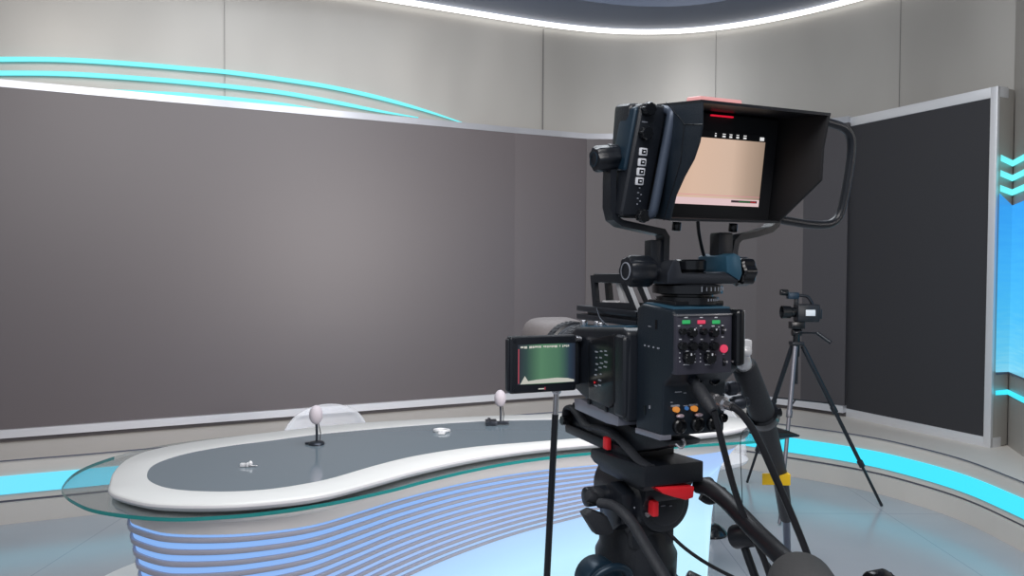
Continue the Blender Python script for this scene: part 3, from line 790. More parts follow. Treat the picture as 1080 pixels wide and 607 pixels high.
# main body block
bm = BM()
prism(bm, [(.074, 1.452), (.055, 1.462), (-.085, 1.472), (-.098, 1.466), (-.1, 1.345), (-.02, 1.345), (.04, 1.362), (.074, 1.372)], 0, -.074, .045, .006, seg=3)
box(bm, -.079, -.06, -.098, -.068, 1.35, 1.462, .008, 3)
body = rpart('main_body', bm, 'black', cam)
bm = BM(); prism(bm, [(.068, 1.4575), (.05, 1.4635), (-.085, 1.4735), (-.085, 1.470), (.05, 1.461), (.068, 1.455)], 0, -.068, .04, .001)
for (x, y) in ((.055, -.06), (.03, -.05), (.0, -.06)):
    cyl(bm, (y, x, 1.463), (y, x, 1.472), .0055, 14, .001, mi=1)
rpart('top_cover', bm, ['teal_highlight', 'silver'], cam)
bm = BM()
q = [L(x, y, 0, -.078) for x, y in ((624, 357), (649, 352), (649, 424), (643, 430), (622, 420), (621, 366))]
prism(bm, [(p_.y, p_.z) for p_ in q], 0, -.080, -.070, .002)
sidep = rpart('side_control_panel', bm, 'black_gloss', cam)
bm = BM(); rnd = random.Random(3)
for r_ in range(7):
    for c_ in range(3):
        if rnd.random() < .85:
            p_ = L(629 + c_*5 + (r_ > 2)*(-1) + rnd.uniform(-.8, .8), 371 + r_*6 - c_*1.0 + rnd.uniform(-1, 1), 0, -.0805); w_ = rnd.choice((.0018, .0028, .0036))
            box(bm, p_.x-.0005, p_.x+.001, p_.y-w_, p_.y+w_, p_.z-.0009, p_.z+.0009, mi=0)
p_ = L(627, 403, 0, -.0805); box(bm, p_.x-.0005, p_.x+.001, p_.y-.0014, p_.y+.0014, p_.z-.0014, p_.z+.0014, mi=1)
rpart('panel_marking', bm, ['mark_dim', 'red'], sidep, cam, smooth=0)
# converter (rear module)
bm = BM()
prism(bm, [(-.098, 1.499), (-.112, 1.5045), (-.180, 1.500), (-.187, 1.494), (-.187, 1.424), (-.163, 1.404), (-.160, 1.337), (-.098, 1.337)], 0, -.060, .037, .004, seg=3)
conv = rpart('rear_module', bm, 'navy', cam)
bm = BM(); prism(bm, [(-.104, 1.5035), (-.112, 1.5065), (-.176, 1.5025), (-.176, 1.499), (-.104, 1.50)], 0, -.055, .031, .001); rpart('rear_module_top', bm, 'teal_highlight', cam)
bm = BM()
for (x, y, w, h) in ((680, 364, .0012, .0022), (684, 365, .0012, .0022), (689, 366, .0012, .002), (694, 367, .002, .002), (685, 344, .003, .001), (667, 421, .0015, .003), (685, 429, .0012, .004)):
    p_ = L(x, y, 0, -.0607); box(bm, p_.x-.0004, p_.x+.0008, p_.y-w, p_.y+w, p_.z-h/2, p_.z+h/2)
for (x, y) in ((692, 342), (680, 432)):
    p_ = L(x, y, 0, -.0607); box(bm, p_.x-.0004, p_.x+.0008, p_.y-.002, p_.y+.002, p_.z-.006, p_.z+.006, mi=1)
rpart('side_marking', bm, ['mark_dim', 'black_gloss'], conv, cam, smooth=0)
# back control panel
bm = BM()
a_ = L(712.5, 332, 1, -.188); b_ = L(770, 392, 1, -.188)
box(bm, a_.x, b_.x, -.1905, -.180, b_.z, a_.z, .0015)
box(bm, a_.x, b_.x, -.192, -.182, a_.z-.0015, a_.z+.0008, .0005, mi=1)
cp = rpart('control_panel', bm, ['panel_grey', 'silver'], cam)
bm = BM(); box(bm, .0255, .0385, -.199, -.155, 1.428, 1.500, .006, 3); box(bm, .034, .040, -.196, -.165, 1.43, 1.499, .002, mi=1)
c = L(773, 381, 1, -.2); cyl(bm, (c.x, -.200, c.z), (c.x, -.197, c.z), .0012, 10, mi=1)
rpart('side_guard', bm, ['black_gloss', 'silver'], cam)
YB = -.1905
def P(px, py, y=YB): return L(px, py, 1, y)
for (x, mm) in ((723.5, 'led_green'), (739.5, 'led_red'), (755, 'led_green')):
    p_ = P(x, 339.3); bm = BM(); box(bm, p_.x-.0056, p_.x+.0056, YB-.0016, YB+.001, p_.z-.0023, p_.z+.0023, .0008)
    rpart('lit_button', bm, mm, cp, cam)
knobs = [(718, 349, .0042), (728, 350, .0062), (739.8, 349, .0044), (750.8, 350, .0062), (718, 364.3, .0055), (728.7, 364.3, .0058), (739.7, 364.3, .0058), (750.8, 364.3, .0058), (724.5, 377, .0080), (746.5, 377, .0080)]
for (x, y, r_) in knobs:
    p_ = P(x, y); bm = BM(); knurl(bm, (p_.x, YB, p_.z), (p_.x, YB-.009, p_.z), r_*.92, 9)
    box(bm, p_.x-.0008, p_.x+.0008, YB-.0098, YB-.0085, p_.z+r_*.45, p_.z+r_*.8, mi=1 if r_ > .006 else 0)
    rpart('control_knob', bm, ['black_gloss', 'mark'], cp, cam)
p_ = P(762.5, 367.3); bm = BM(); cyl(bm, (p_.x, YB, p_.z), (p_.x, YB-.004, p_.z), .0052, 20, .001); rpart('record_button', bm, 'led_red', cp, cam)
for (x, y) in ((762, 348), (763.5, 381.5)):
    p_ = P(x, y); bm = BM(); box(bm, p_.x-.0022, p_.x+.0022, YB-.001, YB+.001, p_.z-.005, p_.z+.005, .0005); cyl(bm, (p_.x, YB, p_.z), (p_.x, YB-.006, p_.z+.001), .0014, 10, mi=1)
    rpart('toggle_switch', bm, ['black_gloss', 'silver'], cp, cam)
bm = BM()
for (x, y, w) in [(723.5, 334.5, .005), (739.5, 334.5, .004), (755, 334.5, .004), (716, 343.5, .003), (739, 343.3, .003), (752, 343.5, .004), (762, 343, .003), (717.5, 357.6, .0035), (729, 357.6, .0035), (740, 357.6, .0035), (751, 357.8, .0035), (762, 355, .003), (724.5, 370, .0045), (746.5, 370, .0045), (724, 384.2, .009), (746, 384.2, .007), (717, 372, .0012), (716.5, 377, .0012), (717, 381, .0015), (732, 373, .003), (733, 378, .0015), (733, 381.5, .0015), (738.5, 373, .0015), (738.5, 377, .0012), (738.5, 381, .0015), (754, 374, .0015), (754.5, 378, .0012), (734, 346, .0015), (758, 344.5, .0012), (734, 364.5, .0007), (745.3, 364.5, .0007), (756.7, 364.5, .0007), (723.3, 364.5, .0007), (763, 373, .003)]:
    p_ = P(x, y); box(bm, p_.x-w/2, p_.x+w/2, YB-.0006, YB+.0004, p_.z-.0006, p_.z+.0006)
rpart('panel_marking', bm, 'mark', cp, cam, smooth=0)
# rear connectors (lower back)
YC = -.162
def Q(px, py): return L(px, py, 1, YC)
for (x, y, r_) in ((716, 449, .0095), (735, 447, .0095), (751.5, 446, .0090), (733, 399, .0090), (752, 399, .0085), (762, 440, .006)):
    p_ = Q(x, y); bm = BM(); lathe(bm, [(r_, 0), (r_, .005), (r_*.8, .0065), (r_*.74, .002), (0, .002)], (p_.x, YC+.001, p_.z), (0, -1, 0), 28, cap=False)
    rpart('socket', bm, 'black_gloss', conv, cam)
for (x, y) in ((711.5, 431), (730.5, 430)):
    p_ = Q(x, y); bm = BM(); cyl(bm, (p_.x, YC, p_.z), (p_.x, YC-.007, p_.z), .0036, 18, .0006); box(bm, p_.x-.006, p_.x+.006, YC-.003, YC, p_.z+.003, p_.z+.0055, .0005, mi=1)
    rpart('amber_jack', bm, ['amber', 'mark_dim'], conv, cam)
p_ = Q(723.5, 430); bm = BM(); cyl(bm, (p_.x, YC, p_.z), (p_.x, YC-.003, p_.z), .0024, 16); rpart('blue_jack', bm, 'blue_dot', conv, cam)
for (x, y) in ((716, 438), (735.5, 436.8), (733, 396), (753, 394.5)):
    bm = BM(); p_ = Q(x, y); ellipsoid(bm, (p_.x, YC-.003, p_.z), .0058, .004, .0028, u=16, v=10); rpart('socket_latch', bm, 'latch_pink', conv, cam)
bm = BM()
for (x, y, w) in ((715, 413, .010), (722, 414, .004), (723, 427.5, .006), (708, 424, .003), (748, 444, .0015), (763, 415, .002)):
    p_ = Q(x, y); box(bm, p_.x-w/2, p_.x+w/2, YC-.001, YC+.001, p_.z-.0006, p_.z+.0006)
rpart('socket_marking', bm, 'mark_dim', conv, cam, smooth=30)
bm = BM()      # connectors on the far flank, silver
for (x, y, r_, l_) in ((772, 409, .010, .020), (780, 424, .0095, .026)):
    p_ = L(x, y, 1, -.13); lathe(bm, [(r_*.7, -l_/2), (r_, -l_*.3), (r_, l_*.2), (r_*.75, l_*.3), (r_*.7, l_/2)], p_, (1, -.2, .1), 20)
    tube(bm, [p_ - Vector((.03, 0, 0)), p_], .006, 10)
rpart('side_connectors', bm, 'dark_metal', conv, cam)

# flip-out display
bm = BM(); a_ = L(538.5, 355, 1, .03); b_ = L(608, 411.5, 1, .03)
x0, x1, z0, z1 = a_.x, b_.x, b_.z, a_.z
box(bm, x0, x1, .03, .047, z0, z1, .004, 3); box(bm, x0-.003, x0+.004, .034, .044, z0+.004, z1-.004, .002)
cyl(bm, (x1+.004, .042, z0+.008), (x1+.004, .042, z1-.002), .007, 18, .001)
for (x, z) in ((x0+.006, z1-.006), (x1-.006, z1-.006), (x0+.006, z0+.006), (x1-.006, z0+.006)): cyl(bm, (x, .031, z), (x, .0285, z), .0022, 12)
lcd = rpart('fold_out_display', bm, 'black', cam)
lcdm = ramp_emit('fold_out_screen', 0, [(0, srgb(28, 34, 48)), (.14, srgb(36, 62, 60)), (.4, srgb(78, 122, 92)), (.7, srgb(66, 108, 84)), (.9, srgb(28, 48, 66)), (1, srgb(20, 28, 44))], 1.0)
sx0, sx1, sz1, sz0 = x0+.011, x1-.003, z1-.012, z0+.013
bm = BM(); box(bm, sx0, sx1, .0288, .031, sz0, sz1); scr = rpart('display_screen', bm, lcdm, lcd, cam, smooth=0)
bm = BM(); rnd = random.Random(5)
x = sx0+.004
while x < sx1-.012:
    w = rnd.choice((.0015, .0025, .0045)); box(bm, x, x+w, .0282, .029, sz1-.0045-rnd.uniform(0, .001), sz1-.0022); x += w + rnd.choice((.0008, .0012, .0035))
prism(bm, [(sx0+.004, sz0+.001), (sx0+.011, sz0+.0125), (sx0+.016, sz0+.005), (sx0+.03, sz0+.0065), (sx1-.03, sz0+.008), (sx1-.012, sz0+.0065), (sx1-.002, sz0+.004), (sx1-.002, sz0+.001)], 1, .0282, .029)
box(bm, sx0+.0005, sx0+.0018, .0282, .029, sz0+.002, sz1-.006, mi=1)
xm = x0+.05; box(bm, xm-.006, xm+.003, .0292, .0305, z0+.005, z0+.0065); box(bm, xm+.004, xm+.005, .0292, .0305, z0+.004, z0+.008, mi=1)
rpart('screen_readout', bm, [emit('readout_white', srgb(205, 205, 195), .8), emit('readout_red', srgb(190, 70, 85), .8)], lcd, cam, smooth=0)
bm = BM()      # silver stub standing in for the bright lens reflection on the glass
cyl(bm, (x1-.002, .028, z1-.006), (x1+.006, .028, z1-.006), .0035, 12)
rpart('lens_reflection', bm, 'silver', lcd, cam)
# lens
AX = (-.012, 0, 1.408)
bm = BM(); lathe(bm, [(.040, .07), (.040, .085), (.046, .087), (.046, .10), (.044, .102), (.044, .125), (.050, .128), (.050, .150), (.047, .152), (.047, .175), (.051, .178), (.051, .20), (.050, .205)], AX, (0, 1, 0), 56)
lens = rpart('lens_barrel', bm, 'black', cam)
for h0 in (.090, .131, .181):
    bm = BM()
    r_ = .0462 if h0 < .1 else (.0502 if h0 < .15 else .0512)
    lathe(bm, [(r_, h0), (r_+.0004, h0+.001), (r_+.0004, h0+.017), (r_, h0+.018)], AX, (0, 1, 0), 48, cap=False)
    for k_ in range(40):
        a = 2*PI*k_/40
        c = Vector((AX[0]+math.cos(a)*r_, h0+.009, AX[2]+math.sin(a)*r_)); box(bm, -.001, .001, -.008, .008, -.002, .002, M4=Matrix.Translation(c) @ Matrix.Rotation(-a, 4, 'Y'))
    rpart('ribbed_ring', bm, 'rubber', lens, cam)
bm = BM()
for h_ in (.108, .115, .157, .168): lathe(bm, [(.0476 if h_ > .12 else .0446, h_), (.0476 if h_ > .12 else .0446, h_+.0012)], AX, (0, 1, 0), 48, cap=False)
rpart('ring_marking', bm, 'mark_dim', lens, cam)
bm = BM(); n_ = 64; rr = []
for (r_, h_, e_) in ((.046, .198, 2), (.050, .205, 2.4), (.055, .222, 3.2), (.0565, .275, 4.2), (.054, .282, 4.2), (.051, .280, 4.2), (.046, .235, 3)):
    row = []
    for k_ in range(n_):
        a = 2*PI*k_/n_; c_, s__ = math.cos(a), math.sin(a); q_ = (abs(c_)**e_ + abs(s__)**e_)**(-1/e_)
        row.append(bm.verts.new((AX[0] + c_*q_*r_*1.02, h_, AX[2] + s__*q_*r_*.96)))
    rr.append(row)
for a, b in zip(rr, rr[1:]):
    for k_ in range(n_): bm.faces.new((a[k_], a[(k_+1) % n_], b[(k_+1) % n_], b[k_]))
bm.faces.new(rr[-1])
rpart('lens_hood', bm, mat('hood_grey', srgb(112, 106, 106), .6, bump=.3, nscale=200), lens, cam)

# top handle
th = None
bm = BM()
def loopframe(bm, lx, w=.007, mi=0):
    o_ = [(.078, 1.540), (-.022, 1.543), (-.062, 1.493), (.068, 1.488)]; i_ = [(.064, 1.529), (-.014, 1.532), (-.040, 1.502), (.058, 1.499)]
    A = [[bm.verts.new((x, y, z)) for y, z in pp] for x in (lx-w/2, lx+w/2) for pp in (o_, i_)]
    oa, ia, ob, ib = A
    for k_ in range(4):
        j = (k_+1) % 4
        for f_, mm in (((oa[k_], oa[j], ia[j], ia[k_]), 0), ((ob[j], ob[k_], ib[k_], ib[j]), 0), ((oa[j], oa[k_], ob[k_], ob[j]), 1 if k_ == 1 else 0), ((ia[k_], ia[j], ib[j], ib[k_]), 0)):
            bm.faces.new(f_).material_index = mm
loopframe(bm, -.034); loopframe(bm, -.010)
box(bm, -.036, -.008, -.018, .072, 1.529, 1.543, .003)
box(bm, -.034, -.010, .03, .045, 1.495, 1.502, .001, mi=1)
prism(bm, [(.020, 1.530), (.008, 1.530), (-.010, 1.497), (.004, 1.497)], 0, -.026, -.018, .0015, mi=1)
th = rpart('top_handle', bm, ['black', 'white_metal'], cam)
bm = BM()
for z_ in (1.470, 1.483): box(bm, -.044, .0, -.07, .112, z_, z_+.009, .002)
box(bm, -.036, -.008, -.06, .09, 1.470, 1.490, .002)
tube(bm, smooth_path([(-.046, .04, 1.49), (-.05, .02, 1.475), (-.048, .0, 1.466)], 4), .0016, 8)
rpart('handle_rails', bm, 'dark_metal', th, cam)

# ---------------- viewfinder mount (adapter + yoke)
vm = rig_thing('viewfinder_mount', 'black yoke bracket with side knobs holding the viewfinder above the camera', 'bracket', (-.003, -.13, 1.503))
bm = BM()
lathe(bm, [(.038, -.001), (.041, .002), (.041, .011), (.034, .012), (.034, .014), (.046, .016), (.046, .026), (.036, .028)], (-.003, -.13, 1.503), (0, 0, 1), 44)
box(bm, -.045, .030, -.165, -.10, 1.503, 1.510, .002)
rpart('swivel_base', bm, 'black_gloss', vm)
bm = BM()
for k_ in range(11):
    a = -PI/2 + (-.75 + k_*.15) + .55; r_ = .0462; c = Vector((-.003+math.cos(a)*r_, -.13+math.sin(a)*r_, 1.5255 + (.001 if k_ % 5 == 0 else 0)))
    box(bm, -.0005, .0005, -.0005, .0005, -.003 - (.002 if k_ % 5 == 0 else 0), .002, M4=Matrix.Translation(c))
for k_ in range(8):
    a = -PI/2 + k_*.12 + .1; r_ = .0413; c = Vector((-.003+math.cos(a)*r_, -.13+math.sin(a)*r_, 1.511)); box(bm, -.0008, .0008, -.0005, .0005, -.0015, .0015, M4=Matrix.Translation(c))
rpart('scale_marking', bm, 'mark_dim', vm, smooth=0)
bm = BM()
prism(bm, [(-.052, 1.531), (.058, 1.531), (.062, 1.545), (.060, 1.566), (.042, 1.566), (.038, 1.545), (-.030, 1.545), (-.034, 1.562), (-.044, 1.562), (-.052, 1.545)], 1, -.158, -.100, .003)
br = rpart('cradle', bm, 'dark_metal', vm)
bm = BM(); prism(bm, [(.038, 1.546), (.059, 1.535), (.063, 1.545), (.060, 1.568), (.050, 1.572), (.036, 1.568)], 1, -.1605, -.098, .003); rpart('cradle_cheek', bm, 'teal_highlight', vm)
bm = BM(); lathe(bm, [(.010, .0), (.010, .006), (.007, .008), (.007, .010), (.019, .012), (.022, .015), (.0225, .026), (.020, .028)], (.0, -.13, 1.535), (0, 0, 1), 36)
lathe(bm, [(.022, .008), (.022, .011), (.018, .012)], (.0, -.13, 1.535), (0, 0, 1), 30)
rpart('lock_wheel', bm, 'black_gloss', vm)
for sg, xa, xb in ((-1, -.052, -.096), (1, .068, .098)):
    bm = BM(); knurl(bm, (xa+sg*.008, -.13, 1.5475), (xb, -.13, 1.5475), .0195, 7); cyl(bm, (xa-sg*.02, -.13, 1.5475), (xa+sg*.009, -.13, 1.5475), .009, 18)
    lathe(bm, [(.010, 0), (.0115, .0), (.0115, .0012), (.010, .0012)], (xb, -.13, 1.5475), (sg, 0, 0), 24, mi=1, cap=False)
    rpart('side_knob', bm, ['black_gloss' if sg > 0 else 'black', 'mark_dim'], vm)
def strap(bm, pts, wy, th_, mi=0):
    """flat bar following points in the x-z plane, wide along y"""
    n = len(pts); V = []
    for i, p_ in enumerate(pts):
        a = Vector(pts[max(i-1, 0)]); b = Vector(pts[min(i+1, n-1)]); t = (b-a).normalized(); nrm = Vector((-t.z, 0, t.x)).normalized()*th_/2
        V.append([bm.verts.new(Vector(p_) + nrm*s1 + Vector((0, s2*wy/2, 0))) for s1, s2 in ((1, 1), (1, -1), (-1, -1), (-1, 1))])
    for a, b in zip(V, V[1:]):
        for k_ in range(4): bm.faces.new((a[k_], a[(k_+1) % 4], b[(k_+1) % 4], b[k_])).material_index = mi
    bm.faces.new(V[0]); bm.faces.new(V[-1][::-1])
bm = BM(); Y = -.128
pts = [(-.119, Y, 1.695), (-.120, Y, 1.66), (-.120, Y, 1.628), (-.116, Y, 1.614), (-.106, Y, 1.608), (-.075, Y, 1.603), (-.044, Y, 1.598), (-.040, Y, 1.592), (-.0405, Y, 1.575), (-.0415, Y, 1.530)]
strap(bm, pts, .020, .0085)
cyl(bm, (-.124, Y, 1.694), (-.110, Y, 1.694), .014, 20, .002)
box(bm, -.062, -.043, -.135, -.118, 1.535, 1.588, .002)
bmesh.ops.recalc_face_normals(bm, faces=bm.faces[:])
o = rpart('yoke_arm', bm, 'black', vm)
bm = BM()
pts = [(.142, Y, 1.690), (.143, Y, 1.65), (.142, Y, 1.622), (.138, Y, 1.612), (.130, Y, 1.606), (.105, Y, 1.599), (.078, Y, 1.594), (.071, Y, 1.588), (.068, Y, 1.575), (.068, Y, 1.532)]
strap(bm, pts, .022, .0085); box(bm, .040, .064, -.140, -.118, 1.560, 1.600, .004); cyl(bm, (.132, Y, 1.69), (.148, Y, 1.69), .014, 20, .002)
rpart('yoke_arm', bm, 'black', vm)

# ---------------- viewfinder monitor (tilted slightly down)
PV = Vector((.03, -.125, 1.69))
MON = RIG @ Matrix.Translation(PV) @ Matrix.Rotation(math.radians(8), 4, 'X') @ Matrix.Rotation(math.radians(-.0), 4, 'Y') @ Matrix.Translation(-PV)
def LM(px, py, axis, val): return local(MON, px, py, axis, val)
vf = rig_thing('viewfinder_monitor', 'boxy black viewfinder monitor with deep sun hood and lit tan screen', 'monitor', tuple(PV), M4=MON)
YS = -.150
TL, TR, BR_ = LM(741, 136, 1, YS), LM(807.6, 143, 1, YS), LM(798, 218, 1, YS)
sxr = (TR.x + BR_.x)/2; szt = TR.z; szb = BR_.z; sxl = sxr - .155
HX0, HX1 = -.062, sxr + .022
ZTOP = LM(742, 109, 1, -.22).z; 
bm = BM()
box(bm, HX0-.045, HX1+.008, YS+.004, YS+.046, szb-.022, ZTOP+.001, .008, 3)
hous = rpart('housing', bm, 'black', vf)
bm = BM(); box(bm, sxl-.02, HX1-.002, YS-.001, YS+.006, szb-.018, ZTOP-.004, .001)
rpart('bezel', bm, 'black_matte', vf)
tanm = ramp_emit('viewfinder_picture', 0, [(0, srgb(205, 170, 148)), (.3, srgb(214, 182, 160)), (.68, srgb(206, 178, 158)), (.84, srgb(176, 152, 134)), (1, srgb(150, 130, 114))], 1.0)
bm = BM(); box(bm, sxl, sxr, YS-.0022, YS, szb+.009, szt-.009); sc_ = rpart('screen', bm, tanm, vf, smooth=0)
bm = BM(); box(bm, sxl, sxr, YS-.0022, YS, szb, szb+.009, mi=0); box(bm, sxl, sxr, YS-.0022, YS, szt-.009, szt, mi=1)
box(bm, sxl, sxr, YS-.0026, YS, szb+.0125, szb+.0130, mi=2)
for (x, w) in ((.070, .002), (.058, .0045), (.047, .004), (.036, .004), (.0245, .0045)):
    box(bm, sxr-.0+.0-x-.012+.0, sxr-x-.012+w, YS-.0028, YS, szt-.0034, szt-.0024, mi=3); box(bm, sxr-x-.012, sxr-x-.012+w*1.0, YS-.0028, YS, szt-.0070, szt-.0048, mi=3)
box(bm, sxr-.0095, sxr-.0055, YS-.0028, YS, szt-.0075, szt-.003, mi=3); box(bm, sxr-.005, sxr-.003, YS-.0028, YS, szt-.0075, szt-.003, mi=3)
box(bm, sxr-.046, sxr-.004, YS-.0028, YS, szb+.0045, szb+.0075, mi=4); box(bm, sxr-.034, sxr-.015, YS-.0030, YS, szb+.0052, szb+.0066, mi=5); box(bm, sxr-.015, sxr-.006, YS-.0030, YS, szb+.0052, szb+.0066, mi=6)
rpart('screen_overlay', bm, [emit('overlay_pink', srgb(226, 196, 198), .95), 'black_matte', emit('overlay_line', srgb(225, 120, 150), .9), emit('overlay_white', srgb(235, 235, 235), .9), emit('overlay_dark', srgb(60, 40, 50), .6), emit('overlay_green', srgb(40, 120, 60), .7), emit('overlay_meter_red', srgb(190, 30, 40), .8)], vf, smooth=0)
bm = BM(); a_ = LM(750, 119, 1, YS-.002); b_ = LM(773, 122.5, 1, YS-.002); box(bm, a_.x, b_.x, YS-.004, YS, (a_.z+b_.z)/2-.0031, (a_.z+b_.z)/2-.0011, .0006); rpart('tally_light', bm, 'tally_line', vf)
bm = BM(); a_ = LM(730, 106, 1, YS+.02); b_ = LM(775, 108, 1, YS+.02); box(bm, a_.x, b_.x, YS+.004, YS+.034, ZTOP+.004, ZTOP+.018, .003, 3); rpart('top_tally_lamp', bm, 'tally', vf)
# hood panels: side profiles in y-z
def hood_side(bm, pts, x0_, x1_): prism(bm, pts, 0, x0_, x1_, .0008)
lpts = [LM(x, y, 0, HX0) for x, y in ((742, 110), (742, 133), (739, 150), (733, 168), (723, 186), (714, 206), (708, 232))]
ly = [(p_.y, p_.z) for p_ in lpts]
ZBH = szb - .018
bm = BM(); hood_side(bm, [(YS+.006, ZTOP), (ly[0][0], ZTOP)] + ly[1:-1] + [(min(ly[-1][0], YS-.004), ZBH), (YS+.006, ZBH)], HX0-.003, HX0)
h1 = rpart('hood_side', bm, 'navy', vf)
bm = BM()
pl = [LM(x, y, 0, HX0-.0032) for x, y in ((703, 108), (722, 131), (741, 131))]
tube(bm, pl, .0007, 6); pl = [LM(x, y, 0, HX0-.0032) for x, y in ((722, 131), (718, 170), (700, 232))]; tube(bm, pl, .0007, 6)
rpart('panel_crease', bm, 'black_gloss', h1, vf)
rpts = [LM(x, y, 0, HX1) for x, y in ((873, 125), (867, 156), (865, 190), (820, 238))]
ry = [(p_.y, p_.z) for p_ in rpts]
bm = BM(); hood_side(bm, [(YS+.006, ZTOP), (ry[0][0], ZTOP), ry[1], ry[2], (ry[3][0], ZBH), (YS+.006, ZBH)], HX1, HX1+.004)
lp = [(YS-.0, ZTOP)]
rpart('hood_side', bm, 'black_matte', vf)
bm = BM()
yl, yr = ly[0][0], ry[0][0]
A = [bm.verts.new(v_) for v_ in ((HX0-.003, YS+.01, ZTOP+.0025), (HX0-.003, yl, ZTOP+.0025), (HX1+.004, yr, ZTOP+.0025), (HX1+.004, YS+.01, ZTOP+.0025), (HX0-.003, YS+.01, ZTOP-.001), (HX0-.003, yl, ZTOP-.001), (HX1+.004, yr, ZTOP-.001), (HX1+.004, YS+.01, ZTOP-.001))]
for f_ in ((0, 1, 2, 3), (7, 6, 5, 4), (0, 4, 5, 1), (1, 5, 6, 2), (2, 6, 7, 3), (3, 7, 4, 0)): bm.faces.new([A[i] for i in f_])
rpart('hood_top', bm, 'black', vf)
bm = BM(); y1 = min(ly[-1][0], YS-.004); y2 = ry[3][0]
A = [bm.verts.new(v_) for v_ in ((HX0-.003, YS+.01, ZBH+.001), (HX0-.003, y1, ZBH+.001), (HX1+.004, y2, ZBH+.001), (HX1+.004, YS+.01, ZBH+.001), (HX0-.003, YS+.01, ZBH-.002), (HX0-.003, y1, ZBH-.002), (HX1+.004, y2, ZBH-.002), (HX1+.004, YS+.01, ZBH-.002))]
for f_ in ((0, 1, 2, 3), (7, 6, 5, 4), (0, 4, 5, 1), (1, 5, 6, 2), (2, 6, 7, 3), (3, 7, 4, 0)): bm.faces.new([A[i] for i in f_])
rpart('hood_bottom', bm, 'black', vf)
# left control strip and guard bar
XP0, XP1 = HX0-.045, HX0-.012
bm = BM(); box(bm, XP0-.002, HX0-.008, YS-.012, YS+.03, ZBH-.001, ZTOP, .007, 3)
KS = .125; ZM = (ZTOP+ZBH)/2
def shear(bm):
    for v in bm.verts: v.co.x += (v.co.z - ZM)*KS
shear(bm)
strip = rpart('button_strip', bm, 'black', vf)
bm = BM(); box(bm, XP0-.006, XP0+.008, YS-.006, YS+.03, ZBH+.055, ZTOP-.004, .005, 3)
shear(bm)
rpart('strip_edge', bm, 'teal_black', strip, vf)
YBt = YS-.012
for (x, y) in ((677.8, 160), (676.5, 171), (675.2, 181), (673.8, 191)):
    p_ = LM(x, y, 1, YBt); bm = BM(); box(bm, p_.x-.0054, p_.x+.0054, YBt-.003, YBt+.001, p_.z-.0048, p_.z+.0048, .0015)
    box(bm, p_.x-.0030, p_.x+.0034, YBt-.0036, YBt, p_.z-.0026, p_.z+.0028, .0004, mi=1); box(bm, p_.x-.0010, p_.x+.0014, YBt-.0040, YBt, p_.z-.0008, p_.z+.001, mi=0)
    rpart('square_button', bm, ['mark', 'black_gloss'], strip, vf)
for (x, y, r_) in ((679, 140.5, .0078), (682, 115, .008), (676, 227, .008)):
    p_ = LM(x, y, 1, YBt); bm = BM(); knurl(bm, (p_.x, YBt+.002, p_.z), (p_.x, YBt-.011, p_.z), r_, 8); rpart('dial', bm, 'black_gloss', strip, vf)
bm = BM()
for (x, y, w) in ((680, 128.5, .004), (674.5, 198, .001), (673, 203, .0012), (676, 205, .0008), (672.5, 209, .001), (675, 212, .001), (672, 215, .001)):
    p_ = LM(x, y, 1, YBt); box(bm, p_.x-w, p_.x+w, YBt-.0004, YBt+.0004, p_.z-.0007, p_.z+.0007)
rpart('strip_marking', bm, 'mark_dim', strip, vf, smooth=0)
bm = BM(); xg = HX0-.0085
tube(bm, smooth_path([(xg, YS-.002, ZTOP-.004), (xg, YS-.020, ZTOP-.008), (xg, YS-.024, ZTOP-.02), (xg, YS-.024, (ZTOP+ZBH)/2), (xg, YS-.024, ZBH+.016), (xg, YS-.02, ZBH+.004), (xg, YS-.002, ZBH+.002)], 4), .0062, 16)
shear(bm)
rpart('guard_bar', bm, 'bar', vf)
# left pivot knob
c = LM(640, 167, 1, -.13); c2 = LM(656, 165, 1, -.13)
bm = BM(); knurl(bm, LM(627, 168, 1, -.13), LM(650, 166, 1, -.13), .0160, 7); cyl(bm, LM(650, 166, 1, -.13), LM(662, 165, 1, -.13), .010, 20, .001, mi=1)
e0 = LM(626.5, 168, 1, -.13); lathe(bm, [(.008, 0), (.0095, 0), (.0095, .001), (.008, .001)], e0, (-1, 0, 0), 24, mi=2, cap=False)
rpart('pivot_knob', bm, ['black', 'dark_metal', 'teal_black'], vf)
# right handle
bm = BM(); YH = -.128
hp = [(866, 127), (880, 131), (890, 135), (896.5, 143), (898, 155), (896, 175), (891, 205), (886, 225), (879, 234), (868, 237), (850, 236), (832, 233), (812, 230)]
tube(bm, smooth_path([LM(x, y, 1, YH) for x, y in hp], 4), .0062, 18)
rpart('carry_handle', bm, 'black', vf)
for (x, y) in ((713.5, 238.5), (773, 240)):
    bm = BM(); p_ = LM(x, y, 1, YS+.015); cyl(bm, p_ + Vector((0, 0, -.006)), p_ + Vector((0, 0, .006)), .006, 16, .001); rpart('mount_screw', bm, 'black_gloss', vf)

